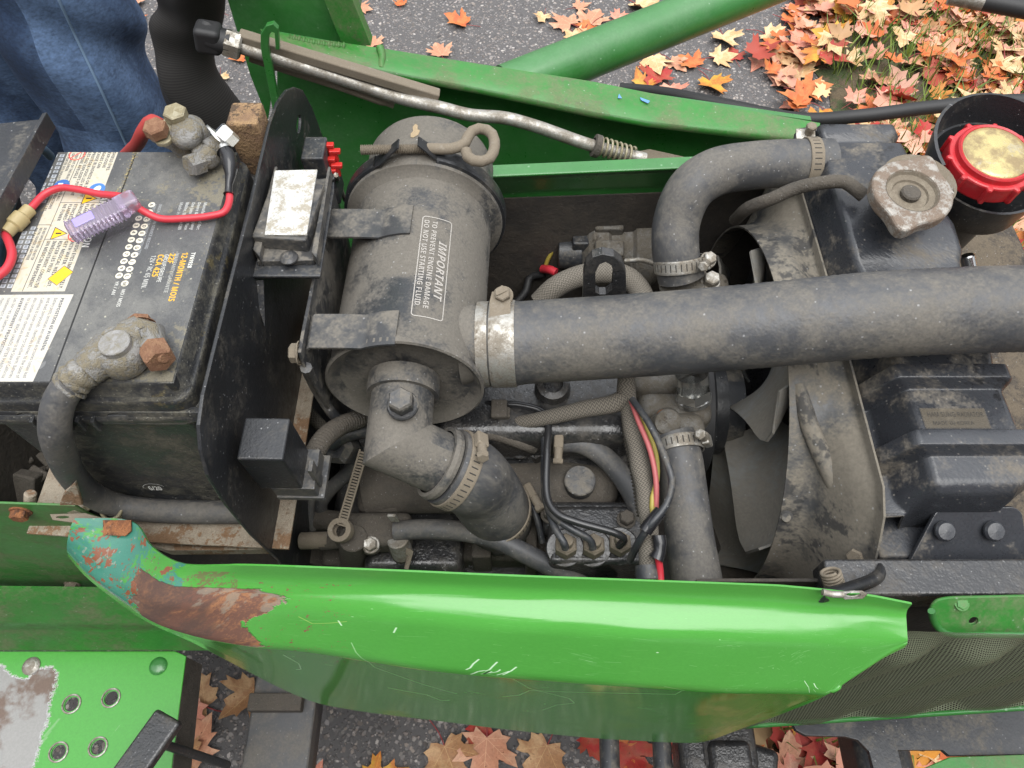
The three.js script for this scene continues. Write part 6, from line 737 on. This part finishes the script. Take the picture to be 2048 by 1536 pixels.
// ---------------------------------------------------------------- front loader on the far side
{
  const ld = thing('front_loader', 'green loader frame with a mast, brace and lift arm beyond the engine', 'loader', V(.1, 0, -.85));
  const zf = (px, py, z = -.8) => PZ(px, py, z);
  // brace: sloping flange over a vertical web
  const up = [[520, 58], [580, 70], [660, 82], [740, 93], [960, 128], [1180, 162], [1300, 186], [1640, 246]], lo = [[545, 92], [600, 108], [680, 122], [760, 139], [960, 176], [1180, 222], [1300, 243], [1640, 284]];
  const gl = up.map(([x, y], i) => { const h = lerp(.852, .73, (x - 520) / 1120), b = P(x, y, h + .002), a = P(lo[i][0], lo[i][1], h); return [b, b.clone().lerp(a, .5), a, a.clone().add(V(0, -.012, -.004)), a.clone().add(V(0, -.013, -.006))]; });
  const fl = part('brace_flange', sheet(gl, .006, { dir: V(0, 1, 0) }), M.greenDirty, ld, 'light green sloping flange of the brace');
  part('weld_seam', sweep([P(760, 94, .832), P(764, 112, .828), P(762, 138, .825)], (t) => .005 + .001 * Math.sin(t * 30), { rad: 8 }), M.greenDirty, fl); part('weld_seam', sweep([P(690, 93, .835), P(640, 88, .84), P(580, 76, .846)], (t) => .004 + .0012 * Math.sin(t * 70), { rad: 8, seg: 70 }), M.greenDirty, fl); part('paint_chip', plate([P(1238, 187, .778), P(1244, 196, .777), P(1236, 196, .777)], .0008, V(0, 1, 0)), plain([.1, .25, .5], .5), fl); part('paint_chip', plate([P(1280, 194, .773), P(1300, 202, .772), P(1296, 206, .772), P(1282, 200, .772)], .0008, V(0, 1, 0)), plain([.1, .25, .5], .5), fl);
  const web = [...lo.map(([x, y], i) => { const p = gl[i][2].clone(); return V(p.x, p.y - .004, -.83); }), V(.5, .5, -.83), V(.3, .46, -.83), V(-.1, .36, -.83), V(-.42, .3, -.83)];
  part('brace_web', plate(web, .008, V(0, 0, 1)), M.green, ld);
  // mast going up out of the picture
  const m = part('mast', [plate([zf(452, -10, -.86), zf(652, -10, -.86), zf(692, 88, -.86), zf(560, 70, -.86), zf(536, 240, -.86), zf(500, 150, -.86)].map((p) => p), .012, V(0, 0, 1)), box(V(-.255, 1.15, -.94), [.14, .62, .12], { r: .006 }), box(V(-.255, .36, -.87), [.14, .6, .04], { r: .006 })], M.green, ld, 'broad green mast plate rising out of view');
  part('mast_flange', plate([zf(643, -12, -.845), zf(700, -12, -.845), zf(742, 92, -.845), zf(684, 90, -.845)], .02, V(0, .3, 1)), M.greenDirty, m);
  part('pipe_clip', plate([[521, 70], [532, 52], [546, 48], [556, 58], [559, 100], [551, 100], [549, 66], [543, 64], [538, 72], [537, 96], [549, 160], [557, 205], [553, 242], [546, 226], [534, 160], [521, 98]].map(([x, y]) => zf(x, y, -.75)), .007, V(0, 0, 1)), M.green, ld, 'upright green loop bracket that holds the pipes');
  // steel pipes and bars clamped to the brace
  part('hydraulic_pipe', sweep([zf(462, 88, -.765), zf(490, 97, -.765), zf(560, 118, -.765), zf(700, 163, -.765), zf(800, 196, -.76), zf(880, 215, -.75), zf(940, 230, -.745), zf(1010, 236, -.74), zf(1070, 252, -.735), zf(1180, 290, -.73), zf(1290, 318, -.725)], .0074, { rad: 18 }), M.steel, ld, 'galvanised steel pipe running along the brace');
  part('hydraulic_pipe', sweep([zf(500, 112, -.78), zf(560, 132, -.78), zf(680, 170, -.775), zf(775, 204, -.77), zf(788, 209, -.77)], (t) => t > .95 ? .005 : .0066, { rad: 16 }), M.dustySteel, ld, 'short blunt steel pipe below the longer one'); part('flat_bar', box(zf(478, 72, -.77).lerp(zf(878, 192, -.765), .5), [zf(478, 72, -.77).distanceTo(zf(878, 192, -.765)), .012, .014], { x: zf(878, 192, -.765).sub(zf(478, 72, -.77)), r: .002 }), M.dustySteel, ld, 'flat steel bar laid on the pipes');
  part('pipe_spring', M.coil(zf(1190, 289, -.728), zf(1265, 312, -.725), .0105, 8, .0015), M.brass, ld, 'coil spring round the pipe'); part('pipe_bracket', [plate([P(1262, 305, .72), P(1300, 298, .72), P(1420, 325, .70), P(1380, 335, .70), P(1270, 325, .71)], .006, V(0, 1, 0))], M.dustySteel, ld); part('collar', lathe([[.009, 0], [.0135, .001], [.0135, .008], [.009, .009]], zf(1186, 290, -.728), zf(1265, 312, -.725).sub(zf(1190, 289, -.728)), { n: 20 }), M.castBrown, ld);
  const ft = part('elbow_fitting', [sweep([zf(462, 86, -.765), zf(435, 80, -.765), zf(415, 74, -.765)], .0135, { rad: 20 }), box(zf(418, 75, -.765), [.028, .03, .026], { r: .006, x: V(1, -.2, 0) }), cyl(zf(412, 72, -.765), zf(420, 48, -.775), .011, 18)], M.rubber, ld, 'black hydraulic elbow fitting'); part('union_nut', lathe([[.0135, 0], [.0155, .001], [.0155, .016], [.0135, .018]], zf(449, 83, -.765), zf(470, 90, -.765).sub(zf(449, 83, -.765)), { n: 6, hex: true }), M.steel, ft);
  // lift arm tube
  const tb = part('lift_arm', [sweep([P(1010, 178, .69), P(1300, 62, .70), P(1560, -42, .72), P(1800, -140, .75)], .0335, { rad: 44, step: .03 })], M.green, ld, 'round green lift arm tube');
  // sleeve over the hydraulic hoses, hanging beside the mast
  const rib = dataTex(8, 64, (x, y, c) => { const s = .5 + .5 * Math.sin(y / 64 * 6.2832 * 4), n = .8 + .4 * nz(4, x * 9, y * 5); c[0] = lerp(.014, .034, s) * n; c[1] = lerp(.013, .032, s) * n; c[2] = lerp(.013, .031, s) * n; }); rib.repeat.set(1 / .014, 1 / .014); rib.rotation = Math.PI / 2;
  const sl = part('hose_sleeve', sweep([P(392, -160, .98), P(388, -60, .86), P(378, 20, .79), P(366, 90, .735), P(378, 150, .69), P(412, 210, .64), P(445, 262, .59), P(470, 330, .5)], (t) => .042 + .003 * Math.sin(t * 11), { rad: 48, step: .005, flat: .75, wob: (t, a) => 1 + .1 * Math.sin(t * 17 + a * 2 + 2 * Math.sin(a)) + .11 * Math.sin(t * 37 - a * 1 + 1.5 * Math.sin(t * 13)) * (.5 + .5 * Math.sin(a + 1)) + .03 * Math.sin(a * 3 + t * 9) }), new THREE.MeshPhysicalMaterial({ map: rib, bumpMap: rib, bumpScale: .0012, roughness: .8 }), ld, 'black ribbed fabric sleeve over the hydraulic hoses');
  part('stand_leg', box(V(-.255, .17, -.87), [.1, .34, .04]), M.green, ld); part('mounting_beam', box(V(-.255, .42, -.72), [.1, .08, .3]), M.green, ld);
  // hydraulic hoses beyond the radiator
  const hz = thing('hydraulic_hose', 'black hydraulic hose crossing the leaves behind the radiator', 'hose', P(1900, 205, .6)); part('hose', sweep([P(1240, 178, .55), P(1330, 187, .56), P(1450, 210, .57), P(1600, 238, .58), P(1720, 232, .6), P(1850, 216, .61), P(2000, 203, .62), P(2160, 200, .63)], .0105, { rad: 18 }), M.rubber, hz);
  const h2 = thing('loader_hose', 'black loader hose with silver fitting over the leaves', 'hose', P(2020, 12, .7)); part('hose', sweep([P(1965, 2, .7), P(2048, 18, .7), P(2160, 40, .7)], .014, { rad: 18 }), M.rubber, h2); part('fitting', cyl(P(1900, -10, .7), P(1968, 3, .7), .014, 18), M.steel, h2);
}

// ---------------------------------------------------------------- two people: one beyond the battery, one on the near side whom the glossy panel mirrors
const bodyCache = [];
function makePerson(label, base, turn, denim, denimLabel) {
  let nth = 0; const pr = thing('person', label, 'person', base), T = new THREE.Matrix4().makeTranslation(base).multiply(new THREE.Matrix4().makeRotationY(turn)).multiply(new THREE.Matrix4().makeTranslation(.74, 0, 1.08));
  const cap = (p, a, b, ra, rb) => { const d = b.clone().sub(a), q = p.clone().sub(a), t = clamp(q.dot(d) / d.lengthSq(), 0, 1); return q.addScaledVector(d, -t).length() - lerp(ra, rb, t); };
  const smin = (a, b, k) => { const h = clamp(.5 + .5 * (b - a) / k, 0, 1); return lerp(b, a, h) - k * h * (1 - h); };
  function blob(f, c, half, res) { // surface of a distance function
    const k0 = nth++; if (bodyCache[k0]) return bodyCache[k0].clone().applyMatrix4(T);
    const mc = new MarchingCubes(res, new THREE.MeshStandardMaterial(), false, false, 200000); mc.isolation = 0; const hs = res / 2, p = V(0, 0, 0);
    for (let z = 0; z < res; z++) for (let y = 0; y < res; y++) for (let x = 0; x < res; x++) { p.set(c.x + (x - hs) / hs * half.x, c.y + (y - hs) / hs * half.y, c.z + (z - hs) / hs * half.z); mc.field[z * res * res + y * res + x] = -f(p); }
    mc.update(); const n = mc.count ?? mc.geometry.drawRange.count, pos = new Float32Array(n * 3), nor = new Float32Array(n * 3), e = .004, a = V(0, 0, 0);
    for (let i = 0; i < n; i++) { for (let k = 0; k < 3; k++) pos[i * 3 + k] = c.getComponent(k) + mc.positionArray[i * 3 + k] * half.getComponent(k); a.set(pos[i * 3], pos[i * 3 + 1], pos[i * 3 + 2]); const d0 = f(a), g = [0, 1, 2].map((k) => { const q = a.clone(); q.setComponent(k, q.getComponent(k) + e); return f(q) - d0; }), l = Math.hypot(...g) || 1; g.forEach((v, k) => { nor[i * 3 + k] = v / l; }); }
    // faces must run the same way round as the normals point
    for (let i = 0; i < n; i += 3) { const A = V(pos[i * 3], pos[i * 3 + 1], pos[i * 3 + 2]), B = V(pos[i * 3 + 3], pos[i * 3 + 4], pos[i * 3 + 5]), C = V(pos[i * 3 + 6], pos[i * 3 + 7], pos[i * 3 + 8]), N = B.clone().sub(A).cross(C.clone().sub(A)); if (N.x * nor[i * 3] + N.y * nor[i * 3 + 1] + N.z * nor[i * 3 + 2] < 0) for (let k = 0; k < 3; k++) { let t = pos[(i + 1) * 3 + k]; pos[(i + 1) * 3 + k] = pos[(i + 2) * 3 + k]; pos[(i + 2) * 3 + k] = t; t = nor[(i + 1) * 3 + k]; nor[(i + 1) * 3 + k] = nor[(i + 2) * 3 + k]; nor[(i + 2) * 3 + k] = t; } }
    const g = new THREE.BufferGeometry(); g.setAttribute('position', new THREE.BufferAttribute(pos, 3)); g.setAttribute('normal', new THREE.BufferAttribute(nor, 3)); bodyCache[k0] = boxUV(g); return bodyCache[k0].clone().applyMatrix4(T);
  }
  const hipL = V(-.66, .92, -1.08), kneeL = V(-.652, .52, -1.03), anL = V(-.665, .09, -1.05), hipR = V(-.82, .92, -1.12), kneeR = V(-.83, .52, -1.12), anR = V(-.86, .09, -1.16), pel = V(-.74, .98, -1.1), chest = V(-.74, 1.3, -1.09), neck = V(-.74, 1.5, -1.08), head = V(-.74, 1.63, -1.06);
  const shL = V(-.57, 1.42, -1.09), elL = V(-.5, 1.17, -1.12), wrL = V(-.56, .98, -1.02), shR = V(-.91, 1.42, -1.1), elR = V(-.99, 1.17, -1.13), wrR = V(-.93, .98, -1.03);
  const fold = (p) => .007 * Math.sin(p.y * 31 + p.x * 38 + 2.5 * Math.sin(p.x * 14 + p.z * 9)) * Math.exp(-(((p.y - .60) / .07) ** 2)) * (.5 + .5 * Math.sin(p.x * 30 + p.z * 20)) + .007 * Math.sin(p.y * 19 - p.z * 27 + 4 * Math.sin(p.y * 7 + p.x * 9)) + .006 * Math.sin(p.x * 22 + p.y * 13 + 3 * Math.sin(p.z * 15));
  const legs = (p, k) => smin(smin(smin(cap(p, hipL, kneeL, .092 + k, .073 + k), cap(p, kneeL, anL, .073 + k, .052 + k * 1.3), .02), smin(cap(p, hipR, kneeR, .092 + k, .073 + k), cap(p, kneeR, anR, .073 + k, .052 + k * 1.3), .02), .01), cap(p, V(-.68, .98, -1.1), V(-.8, .98, -1.1), .12 + k, .12 + k), .06);
  const torso = (p, k) => smin(smin(cap(p, pel, chest, .135 + k, .15 + k), cap(p, V(-.62, 1.38, -1.09), V(-.86, 1.38, -1.09), .085 + k, .085 + k), .08), Math.min(smin(cap(p, shL, elL, .058 + k, .045 + k), cap(p, elL, wrL, .045 + k, .034 + k), .03), smin(cap(p, shR, elR, .058 + k, .045 + k), cap(p, elR, wrR, .045 + k, .034 + k), .03)), .04);
  const skin = plain([.42, .25, .18], .55);
  part('body', blob((p) => { let d = smin(smin(legs(p, -.012), torso(p, -.012), .05), cap(p, V(-.74, 1.45, -1.09), V(-.74, 1.56, -1.07), .052, .052), .03); const q = p.clone().sub(head); d = smin(d, Math.hypot(q.x / .076, q.y / .115, q.z / .095) * .09 - .09, .02); d = smin(d, cap(p, head.clone().add(V(0, .0, .09)), head.clone().add(V(0, -.03, .112)), .008, .013), .012); d = Math.min(d, cap(p, head.clone().add(V(.078, .01, 0)), head.clone().add(V(.078, -.025, .005)), .012, .01), cap(p, head.clone().add(V(-.078, .01, 0)), head.clone().add(V(-.078, -.025, .005)), .012, .01)); return d; }, V(-.74, .88, -1.09), V(.42, .9, .42), 84), skin, pr);
  const jg = blob((p) => Math.max(legs(p, .012) + fold(p), p.y - 1.02, .06 - p.y), V(-.74, .54, -1.1), V(.3, .54, .3), 120);
  { const inv = T.clone().invert(), p = jg.attributes.position, uv = jg.attributes.uv, q = V(0, 0, 0); for (let i = 0; i < p.count; i++) { q.fromBufferAttribute(p, i).applyMatrix4(inv); const L = q.x > -.74; uv.setXY(i, Math.atan2(q.x - (L ? -.656 : -.835), q.z + (L ? 1.05 : 1.13)) * .085 + (L ? 0 : .13), q.y); } }
  const jeans = part('jeans', jg, denim, pr, denimLabel);
  const seam = []; for (let i = 0; i <= 30; i++) { const y = lerp(.9, .14, i / 30), t = (.92 - y) / .83, cx = y > .52 ? lerp(hipL.x, kneeL.x, (.92 - y) / .4) : lerp(kneeL.x, anL.x, (.52 - y) / .43), cz = y > .52 ? lerp(hipL.z, kneeL.z, (.92 - y) / .4) : lerp(kneeL.z, anL.z, (.52 - y) / .43), r = lerp(.104, .068, t), a = .55; let p = V(cx + Math.sin(a) * r, y, cz + Math.cos(a) * r); for (let k = 0; k < 6; k++) { const d = Math.max(legs(p, .012) + fold(p)); p.add(V(Math.sin(a), 0, Math.cos(a)).multiplyScalar(-d)); } seam.push(p); }
  part('seam', sweep(seam, .0022, { rad: 6, seg: 120 }).applyMatrix4(T), plain([.13, .2, .3], .9), jeans);
  part('jacket', blob((p) => Math.max(torso(p, .018) + .005 * Math.sin(p.y * 40 + p.x * 20), .93 - p.y, p.y - 1.5), V(-.74, 1.22, -1.09), V(.4, .36, .3), 72), plain([.03, .034, .04], .85), pr, 'dark jacket with hands in its pockets');
  for (const a of [anL, anR]) part('boot', blob((p) => Math.max(smin(cap(p, a.clone().setY(.05), a.clone().add(V(.01, -.04, .17)), .05, .042), cap(p, a.clone().setY(.05), a.clone().setY(.16), .052, .05), .03), .003 - p.y), a.clone().add(V(0, -.0, .06)), V(.09, .14, .2), 44), plain([.06, .04, .028], .7), pr);
  part('hair', blob((p) => { const q = p.clone().sub(head).sub(V(0, .015, -.012)); return Math.max(Math.hypot(q.x / .083, q.y / .118, q.z / .098) * .095 - .095, -(p.y - head.y - .02) * .6 - (head.z + .03 - p.z) * .8); }, head, V(.13, .16, .14), 36), plain([.05, .035, .025], .8), pr);
  for (const s of [-1, 1]) part('eye', new THREE.SphereGeometry(.012, 12, 8).translate(head.x + s * .031, head.y + .005, head.z + .083).applyMatrix4(T), plain([.7, .7, .68], .3), pr);
  part('mouth', sweep([head.clone().add(V(-.022, -.056, .083)), head.clone().add(V(0, -.058, .09)), head.clone().add(V(.022, -.056, .083))], .005, { rad: 6 }).applyMatrix4(T), plain([.35, .13, .1], .5), pr);
}
{
  const denim = (() => { const S = 512, map = dataTex(S, S, (x, y, c) => { const w = (((x + y * 2) % 6) / 6 - .5) * .5, n = nz(2, x * .5, y * 1.5) * .35 + nz(4, x * .7, y) * .65, fade = sm(nz(0, x * .6, y * .25 + 70) * .7 + nz(1, x, y * .4) * .3, .35, .75), k = (.35 + 1.25 * n) * (1 + w * .35); c[0] = lerp(.018, .085, fade) * k; c[1] = lerp(.038, .14, fade) * k; c[2] = lerp(.085, .25, fade) * k; }); map.repeat.set(1 / .3, 1 / .3); return new THREE.MeshPhysicalMaterial({ map, bumpMap: map, bumpScale: .0015, roughness: .9, sheen: .2 }); })();
  makePerson('person in faded blue jeans standing behind the battery', V(-.74, 0, -1.08), 0, denim, 'faded blue denim jeans');
  makePerson('person in dark trousers standing close before the side panel', V(-.06, 0, .46), Math.PI, plain([.02, .022, .03], .9), 'dark trousers');
}

// ---------------------------------------------------------------- unseen maples added behind the viewpoint to block low sky and darken the panel
{
  const bark = grime({ base: [.07, .06, .05], dust: [.13, .11, .09], amount: .45, rough: .95, tile: .5, bump: .01 });
  const tones = [[.3, .1, .03], [.32, .17, .04], [.1, .12, .03], [.24, .06, .03]];
  [[-5.2, 5.4, 7.5, 0, 'orange'], [-2.4, 6.4, 8.5, 1, 'golden'], [.4, 5.8, 8, 2, 'green and gold'], [3.1, 6.6, 9, 3, 'russet'], [5.8, 5.6, 7.4, 3, 'crimson']].forEach(([x, z, h, k, word], n) => {
    const R = rng(900 + n), t = thing('added_maple_tree', word + ' autumn maple tree added out of view to block low sky light', 'tree', V(x, 0, z)), top = V(x + .2 * (R() - .5), h * .8, z);
    const limbs = [sweep([V(x, 0, z), V(x + .05, h * .3, z), top], (s) => .19 * (1 - s * .8), { rad: 10, seg: 12 })], pos = [], idx = [], cl = [];
    for (let i = 0; i < 9; i++) { const a = i * 2.4, y0 = h * (.25 + .05 * i), e = V(x + Math.cos(a) * h * .24, y0 + h * .18, z + Math.sin(a) * h * .24); limbs.push(sweep([V(x, y0, z), V(x, y0, z).lerp(e, .5).add(V(0, .1, 0)), e], (s) => .07 * (1 - s * .8), { rad: 6, seg: 6 })); }
    part('trunk', limbs, bark, t);
    for (let i = 0; i < 46; i++) { const a = R() * 6.28, b = Math.acos(2 * R() - 1), q = R() ** .4; cl.push([V(x + Math.sin(b) * Math.cos(a) * h * .33 * q, h * .6 + Math.cos(b) * h * .38 * q, z + Math.sin(b) * Math.sin(a) * h * .33 * q), h * (.06 + .06 * R())]); }
    for (let i = 0; i < 3200; i++) { const [c, r] = cl[R() * 46 | 0], p = V(R() - .5, R() - .5, R() - .5).normalize().multiplyScalar(r * R() ** .3).add(c), u = V(R() - .5, R() - .5, R() - .5).normalize().multiplyScalar(.11), v = V(R() - .5, R() - .5, R() - .5).normalize().multiplyScalar(.11), b = pos.length / 3; for (const [s, w] of [[-1, 0], [0, -1], [1, 0], [0, 1]]) pos.push(p.x + u.x * s + v.x * w, p.y + u.y * s + v.y * w, p.z + u.z * s + v.z * w); idx.push(b, b + 1, b + 2, b, b + 2, b + 3); }
    const g = new THREE.BufferGeometry(); g.setAttribute('position', new THREE.Float32BufferAttribute(pos, 3)); g.setIndex(idx); g.computeVertexNormals(); part('crown', g, plain(tones[k], .7, 0, { side: THREE.DoubleSide }), t);
  });
}

renderer.render(scene, camera);
